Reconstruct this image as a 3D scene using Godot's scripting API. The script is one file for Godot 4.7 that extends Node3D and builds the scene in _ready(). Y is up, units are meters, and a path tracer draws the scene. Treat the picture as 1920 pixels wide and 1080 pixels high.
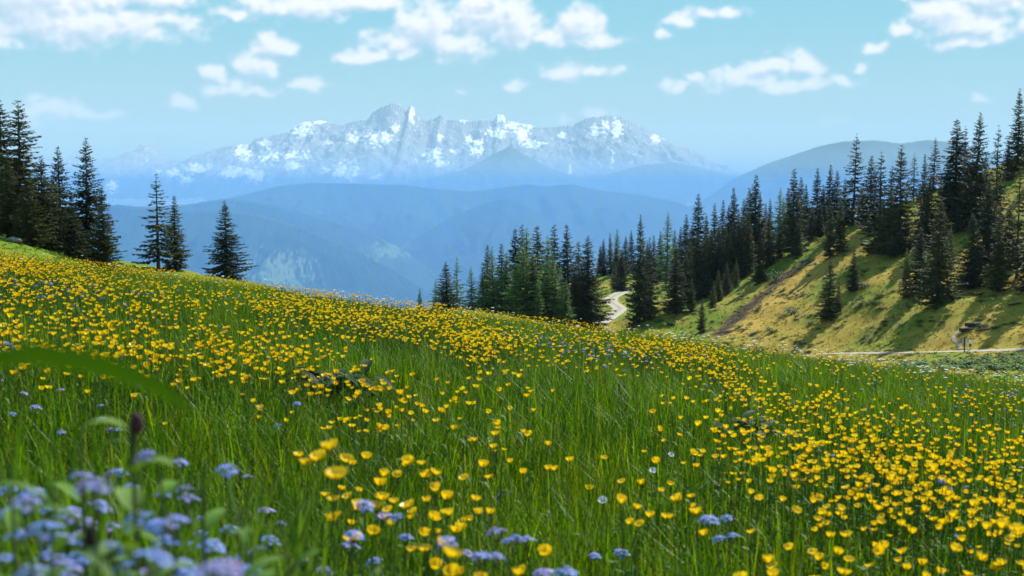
extends Node3D
# An alpine flower meadow in front of a wooded valley and a snowy limestone massif.

const F := 2400.0            # focal length in pixels of a 1920 x 1080 picture
const EYE := Vector3(0, 0.8, 0)
const PITCH := 0.083141      # camera looks down by this angle (radians)

var cam_right := Vector3.RIGHT
var cam_up := Vector3(0, cos(PITCH), -sin(PITCH))
var cam_fwd := Vector3(0, -sin(PITCH), -cos(PITCH))
var taken := {}
var n1 := FastNoiseLite.new()
var n2 := FastNoiseLite.new()
var n3 := FastNoiseLite.new()
var rng := RandomNumberGenerator.new()

# ------------------------------------------------------------------ mesh builder
class MB:
	var v := PackedVector3Array()
	var c := PackedColorArray()
	var ix := PackedInt32Array()
	func vert(p: Vector3, col := Color.WHITE) -> int:
		v.append(p); c.append(col)
		return v.size() - 1
	func tri(a: int, b: int, d: int) -> void:
		ix.append(a); ix.append(b); ix.append(d)
	func quad(a: int, b: int, d: int, e: int) -> void:
		tri(a, b, d); tri(a, d, e)
	func tube(pts: Array, radii: Array, sides: int, col: Color) -> void:
		var first := v.size()
		for k in pts.size():
			var p: Vector3 = pts[k]
			var q: Vector3 = pts[mini(k + 1, pts.size() - 1)]
			var o: Vector3 = pts[maxi(k - 1, 0)]
			var t := (q - o).normalized()
			var s := t.cross(Vector3.FORWARD if absf(t.z) < 0.9 else Vector3.RIGHT).normalized()
			var w := t.cross(s)
			for i in sides:
				var a := TAU * i / sides
				vert(p + (s * cos(a) + w * sin(a)) * radii[k], col)
		for k in pts.size() - 1:
			for i in sides:
				var a := first + k * sides + i
				var b := first + k * sides + (i + 1) % sides
				quad(a, b, b + sides, a + sides)
		var e := vert(pts[pts.size() - 1], col)
		for i in sides:
			tri(first + (pts.size() - 1) * sides + i, first + (pts.size() - 1) * sides + (i + 1) % sides, e)
	func ribbon(pts: Array, widths: Array, side: Vector3, col: Color, fold := 0.0) -> void:
		var first := v.size()
		for k in pts.size():
			var p: Vector3 = pts[k]
			var t: Vector3 = (pts[mini(k + 1, pts.size() - 1)] - pts[maxi(k - 1, 0)]).normalized()
			var s := (side - t * side.dot(t)).normalized()
			var u := s.cross(t)
			vert(p - s * widths[k] * 0.5 + u * fold * widths[k], col)
			vert(p, col)
			vert(p + s * widths[k] * 0.5 + u * fold * widths[k], col)
		for k in pts.size() - 1:
			var a := first + k * 3
			quad(a, a + 1, a + 4, a + 3)
			quad(a + 1, a + 2, a + 5, a + 4)
	func box(lo: Vector3, hi: Vector3, col: Color, xf := Transform3D()) -> void:
		var ch := minf(0.012, (hi - lo)[(hi - lo).min_axis_index()] * 0.2)
		var f := v.size()
		for sx in 2:
			for sy in 2:
				for sz in 2:
					var p := Vector3(hi.x if sx else lo.x, hi.y if sy else lo.y, hi.z if sz else lo.z)
					for ax in 3:   # three corner points, one on each face
						var q := p
						for k in 3:
							if k != ax:
								q[k] += -ch if [sx, sy, sz][k] else ch
						vert(xf * q, col)
		var id := func(x, y, z, ax): return f + (x * 4 + y * 2 + z) * 3 + ax
		for ax in 3:
			var u := (ax + 1) % 3
			var w := (ax + 2) % 3
			for s in 2:
				var g := []
				for uv in [[0, 0], [1, 0], [1, 1], [0, 1]]:
					var k := [0, 0, 0]
					k[ax] = s; k[u] = uv[0]; k[w] = uv[1]
					g.append(id.call(k[0], k[1], k[2], ax))
				if s: quad(g[3], g[2], g[1], g[0])
				else: quad(g[0], g[1], g[2], g[3])
			for a in 2:                # bevels along axis ax
				for b in 2:
					var k0 := [0, 0, 0]
					var k1 := [0, 0, 0]
					k1[ax] = 1
					k0[u] = a; k1[u] = a; k0[w] = b; k1[w] = b
					var q := [id.call(k0[0], k0[1], k0[2], u), id.call(k1[0], k1[1], k1[2], u), id.call(k1[0], k1[1], k1[2], w), id.call(k0[0], k0[1], k0[2], w)]
					if (a + b) % 2 == 0: quad(q[0], q[1], q[2], q[3])
					else: quad(q[3], q[2], q[1], q[0])
		for sx in 2:
			for sy in 2:
				for sz in 2:
					if (sx + sy + sz) % 2: tri(id.call(sx, sy, sz, 0), id.call(sx, sy, sz, 1), id.call(sx, sy, sz, 2))
					else: tri(id.call(sx, sy, sz, 2), id.call(sx, sy, sz, 1), id.call(sx, sy, sz, 0))
	func mesh(smooth := true, into: ArrayMesh = null) -> ArrayMesh:
		var a := []
		a.resize(Mesh.ARRAY_MAX)
		if smooth:
			var n := PackedVector3Array()
			n.resize(v.size())
			for k in range(0, ix.size(), 3):
				var p := v[ix[k]]
				var m := (v[ix[k + 2]] - p).cross(v[ix[k + 1]] - p)
				for j in 3:
					n[ix[k + j]] += m
			for k in n.size():
				n[k] = n[k].normalized() if n[k].length_squared() > 0.0 else Vector3.UP
			a[Mesh.ARRAY_NORMAL] = n
		a[Mesh.ARRAY_VERTEX] = v
		a[Mesh.ARRAY_COLOR] = c
		a[Mesh.ARRAY_INDEX] = ix
		var m := into if into else ArrayMesh.new()
		m.add_surface_from_arrays(Mesh.PRIMITIVE_TRIANGLES, a)
		return m

# ------------------------------------------------------------------ naming helpers
func numbered(called: String) -> String:
	taken[called] = taken.get(called, -1) + 1
	return called if taken[called] == 0 else "%s_%03d" % [called, taken[called]]

func tag(o: Node, label := "", category := "", group := "", kind := "") -> Node:
	if label: o.set_meta("label", label)
	if category: o.set_meta("category", category)
	if group: o.set_meta("group", group)
	if kind: o.set_meta("kind", kind)
	return o

func put(called: String, m: Mesh, material: Material, parent: Node = null) -> MeshInstance3D:
	var o := MeshInstance3D.new()
	o.mesh = m
	if material: o.material_override = material
	if parent:
		o.name = called
		parent.add_child(o, true)
	else:
		o.name = numbered(called)
		add_child(o)
	return o

func base(called: String, at: Vector3, turn := 0.0) -> Node3D:
	var o := Node3D.new()
	o.name = numbered(called)
	add_child(o)
	o.position = at
	o.rotation.y = turn
	return o

func swarm(called: String, m: Mesh, material: Material, xf: Array, cols: Array, label := "", parent: Node = null) -> MultiMeshInstance3D:
	var mm := MultiMesh.new()
	mm.transform_format = MultiMesh.TRANSFORM_3D
	mm.use_colors = not cols.is_empty()
	mm.mesh = m
	mm.instance_count = xf.size()
	for k in xf.size():
		mm.set_instance_transform(k, xf[k])
		if not cols.is_empty(): mm.set_instance_color(k, cols[k])
	var o := MultiMeshInstance3D.new()
	o.multimesh = mm
	if material: o.material_override = material
	if parent:
		o.name = called
		parent.add_child(o, true)
	else:
		o.name = numbered(called)
		add_child(o)
	tag(o, label, "", "", "stuff")
	return o

func mat(col: Color, rough := 0.8, vertex := false, back := Color.BLACK, spec := 0.5) -> StandardMaterial3D:
	var m := StandardMaterial3D.new()
	m.albedo_color = col.linear_to_srgb()
	m.roughness = rough
	m.vertex_color_use_as_albedo = vertex
	m.metallic_specular = spec
	if back != Color.BLACK:
		m.backlight_enabled = true
		m.backlight = back
	m.cull_mode = BaseMaterial3D.CULL_DISABLED
	return m

func noise_tex(freq: float, lo: Color, hi: Color, sd: int, size := 512, octaves := 5) -> NoiseTexture2D:
	var t := NoiseTexture2D.new()
	var n := FastNoiseLite.new()
	n.seed = sd; n.frequency = freq; n.fractal_octaves = octaves
	t.noise = n; t.seamless = true; t.width = size; t.height = size
	var g := Gradient.new()
	g.set_color(0, lo); g.set_color(1, hi)
	t.color_ramp = g
	return t

const NTH := ["first", "second", "third", "fourth", "fifth", "sixth", "seventh", "eighth", "ninth", "tenth", "11th", "12th", "13th", "14th", "15th", "16th", "17th", "18th", "19th", "20th", "21st", "22nd", "23rd", "24th", "25th", "26th", "27th", "28th", "29th", "30th", "31st", "32nd", "33rd", "34th", "35th", "36th", "37th", "38th", "39th", "40th", "41st", "42nd", "43rd", "44th", "45th", "46th", "47th", "48th", "49th", "50th", "51st", "52nd", "53rd", "54th", "55th", "56th", "57th", "58th", "59th", "60th"]

func count_off(list: Array, pattern: String) -> void:
	list.sort_custom(func(a, b): return to_px(a.position).x < to_px(b.position).x)
	for k in list.size():
		list[k].set_meta("label", pattern % NTH[k])

func place_words(q: Vector2) -> String:
	var across: String = ["at the far left", "left", "left of centre", "in the centre", "right of centre", "right", "at the far right"][clampi(int(q.x / 274.3), 0, 6)]
	var down: String = ["high up", "in the middle rows", "in the lower rows", "near the bottom edge"][clampi(int((q.y - 760.0) / 80.0), 0, 3)]
	return across + ", " + down

# ------------------------------------------------------------------ camera geometry
func at(px: float, py: float, d: float) -> Vector3:
	var r := cam_fwd + cam_right * ((px - 960.0) / F) + cam_up * ((540.0 - py) / F)
	return EYE + r * (d / -r.z)

func to_px(p: Vector3) -> Vector2:
	var q := p - EYE
	var z := q.dot(cam_fwd)
	return Vector2(960.0 + F * q.dot(cam_right) / z, 540.0 - F * q.dot(cam_up) / z)

func sstep(a: float, b: float, x: float) -> float:
	var t := clampf((x - a) / (b - a), 0.0, 1.0)
	return t * t * (3.0 - 2.0 * t)

func cmix(a: Color, b: Color, t: float) -> Color:
	return a.lerp(b, clampf(t, 0, 1))

# ------------------------------------------------------------------ terrain
var tp := []                  # thin plate spline: points (x, d) / 100 and weights
var tw := PackedFloat64Array()
var grid := PackedFloat32Array()
const GX0 := -230.0
const GD0 := 18.0
const GS := 4.0
const GNX := 130
const GND := 130
var road_pts := PackedVector3Array()

func meadow_y(x: float, d: float) -> float:
	var t := 1.0 - d / 19.0
	var y := EYE.y - 0.104 * d - 0.125 * x - (0.45 * t * t + 0.33)
	y += 0.25 * exp(-pow((x + 0.5) / 0.55, 2.0) - pow((d - 0.75) / 0.75, 2.0))
	y += 0.035 * n1.get_noise_2d(x * 30.0, d * 30.0) * sstep(1.0, 5.0, d) + 0.02 * n2.get_noise_2d(x * 90.0, d * 90.0)
	return y

func solve_tps() -> void:
	var ctl := [
		[-300, 400, 110], [-50, 430, 110], [0, 440, 111], [60, 462, 112], [130, 482, 118], [230, 500, 130], [300, 508, 150], [430, 522, 165], [520, 550, 170], [-300, 420, 170], [0, 475, 170],
		[100, 580, 280], [400, 640, 280], [650, 650, 230], [-300, 540, 300],
		[-200, 490, 40], [240, 545, 42], [720, 610, 45], [1200, 670, 45], [1680, 725, 45], [2200, 780, 45],
		[600, 640, 110], [1000, 680, 110], [1400, 710, 110], [1800, 720, 100], [2200, 740, 100],
		[800, 592, 225], [840, 585, 235], [960, 606, 245], [1060, 612, 250], [1000, 600, 290], [900, 615, 320], [700, 700, 340], [850, 640, 390], [1000, 560, 400],
		[1090, 592, 285], [1120, 613, 270], [1152, 585, 300], [1145, 570, 318], [1160, 553, 345], [1190, 540, 375], [1240, 532, 392], [1142, 520, 398], [1180, 515, 420], [1060, 540, 420],
		[1205, 602, 262], [1265, 587, 268], [1240, 622, 257], [1340, 638, 240], [1300, 575, 285], [1380, 540, 290], [1430, 530, 282], [1500, 480, 292], [1560, 440, 300], [1612, 420, 304],
		[1440, 650, 226], [1552, 600, 232], [1450, 590, 252], [1600, 545, 240], [1600, 655, 211], [1700, 640, 202], [1660, 560, 228], [1690, 475, 262], [1765, 572, 208], [1840, 535, 220], [1880, 545, 214], [1920, 520, 214],
		[1900, 400, 255], [1920, 318, 285], [1770, 362, 290], [1700, 395, 292], [1800, 440, 255],
		[1560, 663, 205], [1700, 661, 193], [1808, 658, 184], [1920, 655, 178], [2080, 650, 170],
		[1920, 690, 150], [1750, 684, 160], [1600, 696, 165], [2100, 690, 140], [1300, 700, 180], [1000, 670, 190],
		[2300, 640, 165], [2300, 300, 250], [2300, 180, 330], [2700, 500, 180], [1920, 380, 400], [1700, 430, 400], [1500, 500, 400], [1320, 535, 420], [1920, 420, 500], [1300, 600, 520], [700, 700, 520], [0, 650, 520]]
	var n := ctl.size()
	var ys := []
	for q in ctl:
		var p := at(q[0], q[1], q[2])
		tp.append(Vector2(p.x, q[2]) / 100.0)
		ys.append(p.y)
	var m := n + 3
	var a := []
	for i in m:
		var row := PackedFloat64Array()
		row.resize(m + 1)
		a.append(row)
	for i in n:
		for j in n:
			var r2: float = tp[i].distance_squared_to(tp[j])
			a[i][j] = r2 * log(r2) if r2 > 1e-12 else 0.0004
		a[i][n] = 1.0; a[i][n + 1] = tp[i].x; a[i][n + 2] = tp[i].y
		a[n][i] = 1.0; a[n + 1][i] = tp[i].x; a[n + 2][i] = tp[i].y
		a[i][m] = ys[i]
	for k in m:
		var b := k
		for i in range(k + 1, m):
			if absf(a[i][k]) > absf(a[b][k]): b = i
		var sw: PackedFloat64Array = a[k]; a[k] = a[b]; a[b] = sw
		var pk: PackedFloat64Array = a[k]
		for i in range(k + 1, m):
			var ri: PackedFloat64Array = a[i]
			var f: float = ri[k] / pk[k]
			if f != 0.0:
				for j in range(k, m + 1):
					ri[j] -= f * pk[j]
				a[i] = ri
	tw.resize(m)
	for k in range(m - 1, -1, -1):
		var s: float = a[k][m]
		for j in range(k + 1, m):
			s -= a[k][j] * tw[j]
		tw[k] = s / a[k][k]
	grid.resize(GNX * GND)
	for j in GND:
		for i in GNX:
			var x := (GX0 + GS * i) / 100.0
			var d := (GD0 + GS * j) / 100.0
			var y := tw[n] + tw[n + 1] * x + tw[n + 2] * d
			for k in n:
				var p: Vector2 = tp[k]
				var r2 := (p.x - x) * (p.x - x) + (p.y - d) * (p.y - d)
				if r2 > 1e-9: y += tw[k] * r2 * log(r2)
			grid[j * GNX + i] = y

func spline_y(x: float, d: float) -> float:
	var u := clampf((x - GX0) / GS, 1.0, GNX - 3.001)
	var w := clampf((d - GD0) / GS, 1.0, GND - 3.001)
	var i := int(u)
	var j := int(w)
	var fu := u - i
	var fw := w - j
	var r := [0.0, 0.0, 0.0, 0.0]
	for k in 4:
		var o := (j - 1 + k) * GNX + i
		r[k] = cubic_interpolate(grid[o], grid[o + 1], grid[o - 1], grid[o + 2], fu)
	return cubic_interpolate(r[1], r[2], r[0], r[3], fw)

func land(x: float, d: float) -> float:
	var y := spline_y(x, d)
	if d < 70.0:
		y = lerpf(meadow_y(x, d), y, sstep(26.0, 66.0, d))
	y += (0.5 * n1.get_noise_2d(x * 4.0, d * 4.0) + 0.22 * n2.get_noise_2d(x * 14.0, d * 14.0)) * sstep(60.0, 110.0, d)
	if d > 440.0:
		y -= pow((d - 440.0) / 80.0, 2.0) * 30.0
	if not road_pts.is_empty() and d > 150.0:
		var best := 1e9
		var ry := 0.0
		for k in road_pts.size():
			var p := road_pts[k]
			var q := (p.x - x) * (p.x - x) + (p.z + d) * (p.z + d)
			if q < best:
				best = q; ry = p.y
		if best < 49.0:
			y = lerpf(ry - 0.06, y, sstep(2.6, 7.0, sqrt(best)))
	return y

func ground(x: float, d: float) -> float:
	return meadow_y(x, d) if d < 26.0 else land(x, d)

func hit(px: float, py: float, from := 70.0, to := 440.0) -> Vector3:
	var d := from
	while d < to:
		var p := at(px, py, d)
		if p.y < land(p.x, d): return Vector3(p.x, land(p.x, d), -d)
		d += 1.0
	var e := at(px, py, 280.0)
	return Vector3(e.x, land(e.x, 280.0), -280.0)

func poly_dist(p: Vector2, pts: Array) -> float:
	var best := 1e9
	for k in pts.size() - 1:
		best = minf(best, p.distance_to(Geometry2D.get_closest_point_to_segment(p, pts[k], pts[k + 1])))
	return best

# ------------------------------------------------------------------ sky
const CLOUDS := [
	[60, 25, 180, 60, 1.2], [150, 70, 220, 40, 1.05], [310, 14, 120, 30, 1.0], [330, 55, 110, 28, 0.75], [50, 100, 100, 22, 0.8],
	[560, 26, 130, 28, 0.95], [690, 14, 110, 26, 0.95], [455, 38, 42, 20, 0.9],
	[920, 38, 66, 48, 1.15], [805, 62, 62, 48, 1.15], [745, 88, 60, 34, 1.0], [690, 110, 62, 20, 0.95], [965, 58, 60, 44, 1.0], [860, 92, 85, 36, 0.9], [905, 10, 60, 30, 1.0],
	[1075, 52, 46, 32, 1.15], [1118, 80, 62, 18, 1.0], [1030, 76, 42, 20, 1.0],
	[520, 100, 36, 26, 1.1], [490, 135, 40, 34, 1.05], [412, 148, 22, 18, 1.0], [440, 170, 40, 20, 0.9], [368, 196, 32, 15, 0.95], [580, 166, 60, 18, 0.85], [490, 178, 60, 18, 0.8],
	[130, 216, 70, 26, 0.85], [205, 220, 60, 14, 0.8], [90, 236, 50, 18, 0.8], [110, 195, 30, 14, 0.8],
	[1272, 45, 34, 18, 0.85], [1320, 33, 50, 17, 0.9], [1362, 32, 32, 18, 0.9], [1236, 66, 22, 12, 0.8],
	[1432, 130, 46, 26, 1.1], [1378, 156, 64, 20, 1.05], [1486, 134, 40, 26, 1.0], [1470, 170, 95, 15, 1.0], [1562, 158, 44, 15, 0.9], [1292, 150, 28, 15, 0.9], [1268, 168, 44, 18, 0.85], [1600, 138, 20, 10, 0.8],
	[1050, 138, 46, 20, 0.95], [1115, 138, 56, 16, 0.85], [968, 166, 28, 11, 0.85],
	[1720, 50, 52, 34, 1.05], [1762, 64, 84, 34, 1.0], [1660, 72, 26, 22, 1.0], [1690, 2, 44, 22, 1.0], [1820, 20, 80, 40, 1.0], [1890, 66, 70, 44, 0.9], [1780, 96, 90, 20, 0.85], [1608, 102, 30, 15, 0.95],
	[1125, 214, 60, 12, 0.7], [1790, 192, 40, 9, 0.7], [1060, 226, 14, 14, 0.75], [1530, 235, 60, 9, 0.6], [860, 176, 30, 9, 0.65], [2030, 40, 130, 60, 0.95], [-120, 40, 160, 60, 0.95]]
var ns := FastNoiseLite.new()
var nw := FastNoiseLite.new()

func cloud_at(px: float, py: float, outer: float) -> float:
	var wx := px + 26.0 * nw.get_noise_2d(px, py * 1.5)
	var wy := py + 13.0 * nw.get_noise_2d(px + 900.0, py * 1.5 - 300.0)
	var best := -1.0
	for b in CLOUDS:
		var ux: float = (wx - b[0]) / b[2]
		if ux > 1.7 or ux < -1.7: continue
		var uy: float = (wy - b[1]) / b[3]
		if uy > 0.0: uy *= 1.15
		best = maxf(best, b[4] * 1.08 - sqrt(ux * ux + uy * uy))
	if outer > 0.0:
		best = maxf(best, lerpf(-1.0, 1.5 * nw.get_noise_2d(px * 0.17 + 5000.0, py * 0.4) + 0.12, outer))
	return best + 0.46 * ns.get_noise_2d(px, py * 1.35) + 0.27 * ns.get_noise_2d(px * 3.1 + 700.0, py * 4.0)

func sky_color(az: float, el: float) -> Color:
	var up := sin(el)
	var c := Color(0.25, 0.325, 0.285).lerp(Color(0.112, 0.288, 0.345), sstep(0.0, 0.15, up))
	c = c.lerp(Color(0.07, 0.21, 0.39), sstep(0.12, 0.75, up))
	var px := az * F + 960.0
	var py := 340.0 - tan(minf(el, 1.2)) * F
	if el > 0.9: return c
	var outer := maxf(sstep(1000.0, 1250.0, absf(px - 960.0)), sstep(20.0, -260.0, py))
	outer *= 1.0 - sstep(0.5, 0.9, el)
	var k := cloud_at(px, py, outer)
	var a := sstep(-0.12, 0.66, k)
	if a <= 0.0: return c
	var above := cloud_at(px + 9.0, py - 16.0, outer)
	var thick := sstep(0.15, 1.05, above)
	var lit := clampf(0.72 + 1.1 * (k - above), 0.0, 1.0) * (1.0 - 0.66 * thick)
	var cc := Color(0.255, 0.32, 0.375).lerp(Color(0.56, 0.52, 0.51), clampf(lit * 1.35, 0, 1))
	return c.lerp(cc, a * (0.96 - 0.42 * (1.0 - sstep(60.0, 230.0, 340.0 - py))))

func make_sky() -> Texture2D:
	ns.seed = 11; ns.frequency = 0.013; ns.fractal_octaves = 5; ns.fractal_gain = 0.55
	nw.seed = 5; nw.frequency = 0.012; nw.fractal_octaves = 3
	var w := 1024
	var h := 512
	var im := Image.create(w, h, false, Image.FORMAT_RGB8)
	im.fill(Color(0.52, 0.62, 0.62).linear_to_srgb())
	for j in h / 2:
		var el := PI * (0.5 - (j + 0.5) / h)
		for i in w:
			var az := TAU * (i + 0.5) / w
			if az > PI: az -= TAU
			im.set_pixel(i, j, sky_color(az, el).linear_to_srgb())
	im.resize(4096, 2048, Image.INTERPOLATE_CUBIC)
	for j in range(1024 - 150, 1024):
		var el := PI * (0.5 - (j + 0.5) / 2048.0)
		for i in range(-300, 300):
			im.set_pixel(posmod(i, 4096), j, sky_color(TAU * (i + 0.5) / 4096.0, el).linear_to_srgb())
	return ImageTexture.create_from_image(im)

# ------------------------------------------------------------------ far hills
func ridge(called: String, prof: Array, dist: float, front: float, back: float, foot: float, amp: float, wave: float, step: float, rows: int, color_of: Callable, jag := 0.0) -> MeshInstance3D:
	var b := MB.new()
	var cols := 0
	var px: float = prof[0][0]
	var last: float = prof[prof.size() - 1][0]
	var k := 0
	while px <= last:
		while k < prof.size() - 2 and px > prof[k + 1][0]: k += 1
		var t: float = (px - prof[k][0]) / (prof[k + 1][0] - prof[k][0])
		var py := lerpf(prof[k][1], prof[k + 1][1], t)
		var top := at(px, py, dist)
		var crag := jag * (n2.get_noise_2d(px * 22.0, dist) + 0.6 * n3.get_noise_2d(px * 45.0, dist)) / F * dist
		for j in range(-4, rows + 1):
			var d: float
			var y: float
			if j < 0:
				var s := -j / 4.0
				d = dist + back * s
				y = lerpf(top.y + crag * (1.0 - s), foot, pow(s, 0.7))
			else:
				var s := float(j) / rows
				d = dist - front * s
				var spur := n1.get_noise_2d(top.x / wave * 60.0 + 30.0 * n2.get_noise_2d(top.x / wave * 30.0, s * 60.0), s * 40.0 + dist)
				spur = sqrt(spur * spur + 0.006)
				spur = 1.0 - 2.2 * spur + 0.55 * n1.get_noise_2d(top.x / wave * 180.0 + 50.0, s * front / wave * 90.0) + 0.30 * n1.get_noise_2d(top.x / wave * 400.0, s * front / wave * 200.0)
				y = lerpf(top.y, foot, pow(s, 0.85)) + crag * maxf(0.0, 1.0 - s * 12.0) + amp * (spur - 0.6) * minf(1.0, s * 5.0) * (1.0 - s * 0.6)
			var p := Vector3(top.x, y, -d)
			b.vert(p, color_of.call(p))
		cols += 1
		px += step
	var n := rows + 5
	for i in cols - 1:
		for j in n - 1:
			var a := i * n + j
			b.quad(a, a + n, a + n + 1, a + 1)
	var o := put(called, b.mesh(), far_mat)
	return tag(o, "", "", "", "structure")

var far_mat: StandardMaterial3D

func rock_color(p: Vector3) -> Color:
	var q := to_px(p)
	var n := n2.get_noise_2d(p.x * 0.02, p.y * 0.05 + p.z * 0.01)
	var c := Color(0.24, 0.25, 0.27).lerp(Color(0.18, 0.19, 0.20), clampf(0.5 + n, 0, 1))
	c = c.lerp(Color(0.05, 0.085, 0.045), sstep(318.0, 345.0, q.y + 18.0 * n1.get_noise_2d(q.x * 1.6, q.y * 1.6)))
	var s := -1.0
	for e in SNOW:
		var u: float = (q.x - e[0]) / e[2]
		if absf(u) > 2.0: continue
		var w: float = (q.y - e[1]) / e[3]
		s = maxf(s, 1.0 - sqrt(u * u + w * w))
	s += 1.2 * n3.get_noise_2d(q.x * 4.0 + q.y * 3.0, q.y * 8.0 - q.x * 1.5) + 0.35 * n2.get_noise_2d(q.x * 14.0 - q.y * 8.0, q.y * 20.0) + 0.05
	s = maxf(s, (n3.get_noise_2d(q.x * 7.0 - q.y * 5.0, q.y * 11.0) - 0.43) * 2.6 * sstep(352.0, 300.0, q.y))
	return c.lerp(Color(0.88, 0.88, 0.89), sstep(0.0, 0.14, s))

const SNOW := [[566, 245, 17, 10], [576, 233, 14, 5], [498, 268, 11, 5], [456, 285, 14, 16], [372, 315, 22, 8], [319, 325, 20, 7], [348, 338, 13, 7], [438, 323, 26, 10], [480, 327, 19, 13], [503, 293, 16, 13], [556, 291, 22, 7], [551, 309, 13, 8], [664, 259, 11, 9], [710, 260, 23, 13], [648, 320, 21, 16], [211, 348, 10, 11], [742, 240, 7, 7], [703, 332, 11, 5], [609, 319, 7, 6], [614, 267, 9, 4], [811, 290, 15, 13], [827, 306, 11, 7], [825, 257, 6, 5], [893, 282, 10, 9], [880, 262, 7, 7], [930, 249, 18, 9], [938, 221, 9, 9], [977, 253, 15, 13], [1003, 270, 19, 7], [899, 266, 9, 6], [961, 235, 13, 6], [873, 225, 9, 4], [1158, 241, 9, 17], [1135, 238, 6, 15], [1148, 296, 3, 15], [1069, 319, 3, 8], [1054, 254, 7, 6], [1116, 245, 7, 12], [1229, 261, 7, 8], [990, 235, 9, 7], [854, 283, 11, 4], [600, 228, 14, 4], [772, 215, 5, 16]]

func wood_color(p: Vector3) -> Color:
	var n := n1.get_noise_2d(p.x * 0.05, p.z * 0.05) + 0.6 * n3.get_noise_2d(p.x * 0.4, p.z * 0.4)
	return Color(0.020, 0.045, 0.030).lerp(Color(0.045, 0.080, 0.035), clampf(0.5 + n, 0, 1))

func pasture_color(p: Vector3) -> Color:
	var c := wood_color(p)
	var q := to_px(p)
	var f := maxf(1.0 - Vector2((q.x - 525.0) / 60.0, (q.y - 508.0) / 38.0).length(), 1.0 - Vector2((q.x - 735.0) / 45.0, (q.y - 470.0) / 16.0).length())
	f += 1.5 * n3.get_noise_2d(q.x * 3.0, q.y * 8.0)
	return c.lerp(Color(0.15, 0.21, 0.09), sstep(0.25, 0.40, f))

# ------------------------------------------------------------------ trees
func spruce_meshes(sd: int, ratio: float, dense: float, bare: float, droop: float, col: Color, fine := 1.0) -> Array:
	# a tree ten metres tall: [trunk with limbs, crown]
	var r := RandomNumberGenerator.new()
	r.seed = sd
	var t := MB.new()
	var c := MB.new()
	var lobes := FastNoiseLite.new()
	lobes.seed = sd
	var bark := Color(0.075, 0.060, 0.048)
	var lean := Vector3(r.randf_range(-0.1, 0.1), 0, r.randf_range(-0.1, 0.1))
	t.tube([Vector3(0, -0.4, 0), Vector3(0, 0.3, 0), lean * 0.5 + Vector3(0, 4, 0), lean + Vector3(0, 7.5, 0), lean + Vector3(0, 9.95, 0)], [0.20, 0.14, 0.09, 0.045, 0.01], 7, bark)
	var y := bare
	var turn := r.randf() * TAU
	while y < 9.9:
		var u := (y - bare) / (10.0 - bare)
		var reach := 10.0 * ratio * 0.5 * (pow(1.0 - u, 0.9) * (0.72 + 0.28 * minf(1.0, u * 5.0))) + 0.035
		var count := int(round(lerpf(9.0, 5.0, u) * (0.7 + 0.3 * dense)))
		for k in count:
			turn += TAU / count + r.randf_range(-0.35, 0.35)
			if r.randf() > 0.55 + 0.45 * dense: continue
			var len := reach * r.randf_range(0.55, 1.15) * (1.0 + 0.28 * lobes.get_noise_2d(cos(turn) * 60.0, y * 45.0 + sin(turn) * 60.0))
			var out := Vector3(cos(turn), 0, sin(turn))
			var side := Vector3(-out.z, 0, out.x)
			var y0 := y + r.randf_range(-0.12, 0.12)
			var rise := lerpf(-droop, 0.75, pow(u, 2.2)) + r.randf_range(-0.12, 0.12)
			var o := lean * clampf(y0 / 7.5, 0, 1) + Vector3(0, y0, 0)
			var mid := o + out * len * 0.55 + Vector3(0, rise * len * 0.5, 0)
			var end := o + out * len + Vector3(0, rise * len * 0.62 + 0.10 * len, 0)
			if len > 0.35:
				t.tube([o, mid, end], [0.03, 0.018, 0.005], 3, bark)
			var shade := r.randf_range(0.72, 1.3)
			var m := int(ceil(len * 24.0 * fine * (0.5 + 0.5 * dense))) + 6
			for q in m:
				var s := pow(r.randf(), 0.7)
				var p := (o.lerp(mid, s / 0.55) if s < 0.55 else mid.lerp(end, (s - 0.55) / 0.45))
				var sg := 1.0 if r.randf() < 0.5 else -1.0
				var l := r.randf_range(0.28, 0.56) * lerpf(1.0, 0.34, pow(u, 1.6)) * (1.15 - 0.5 * s) / sqrt(fine)
				var dir := (out * r.randf_range(0.35, 1.1) + side * sg * r.randf_range(0.2, 1.0) + Vector3(0, r.randf_range(-0.75, 0.22), 0)).normalized()
				var w := l * r.randf_range(0.34, 0.55)
				var across := dir.cross(Vector3(r.randf_range(-0.6, 0.6), 1, r.randf_range(-0.6, 0.6))).normalized() * w * 0.5
				var cc := col * (shade * r.randf_range(0.75, 1.3))
				cc.a = 1.0
				var a0 := c.vert(p, cc)
				var a1 := c.vert(p + dir * l * 0.45 + across, cc)
				var a2 := c.vert(p + dir * l, cc)
				var a3 := c.vert(p + dir * l * 0.5 - across + Vector3(0, -0.06 * l, 0), cc)
				c.quad(a0, a1, a2, a3)
		y += r.randf_range(0.20, 0.34) * lerpf(1.1, 0.75, u) / (0.55 + 0.45 * dense)
	return [t.mesh(), c.mesh(false)]

var kinds := {}
var bark_mat: StandardMaterial3D
var needle_mat: StandardMaterial3D

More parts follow.
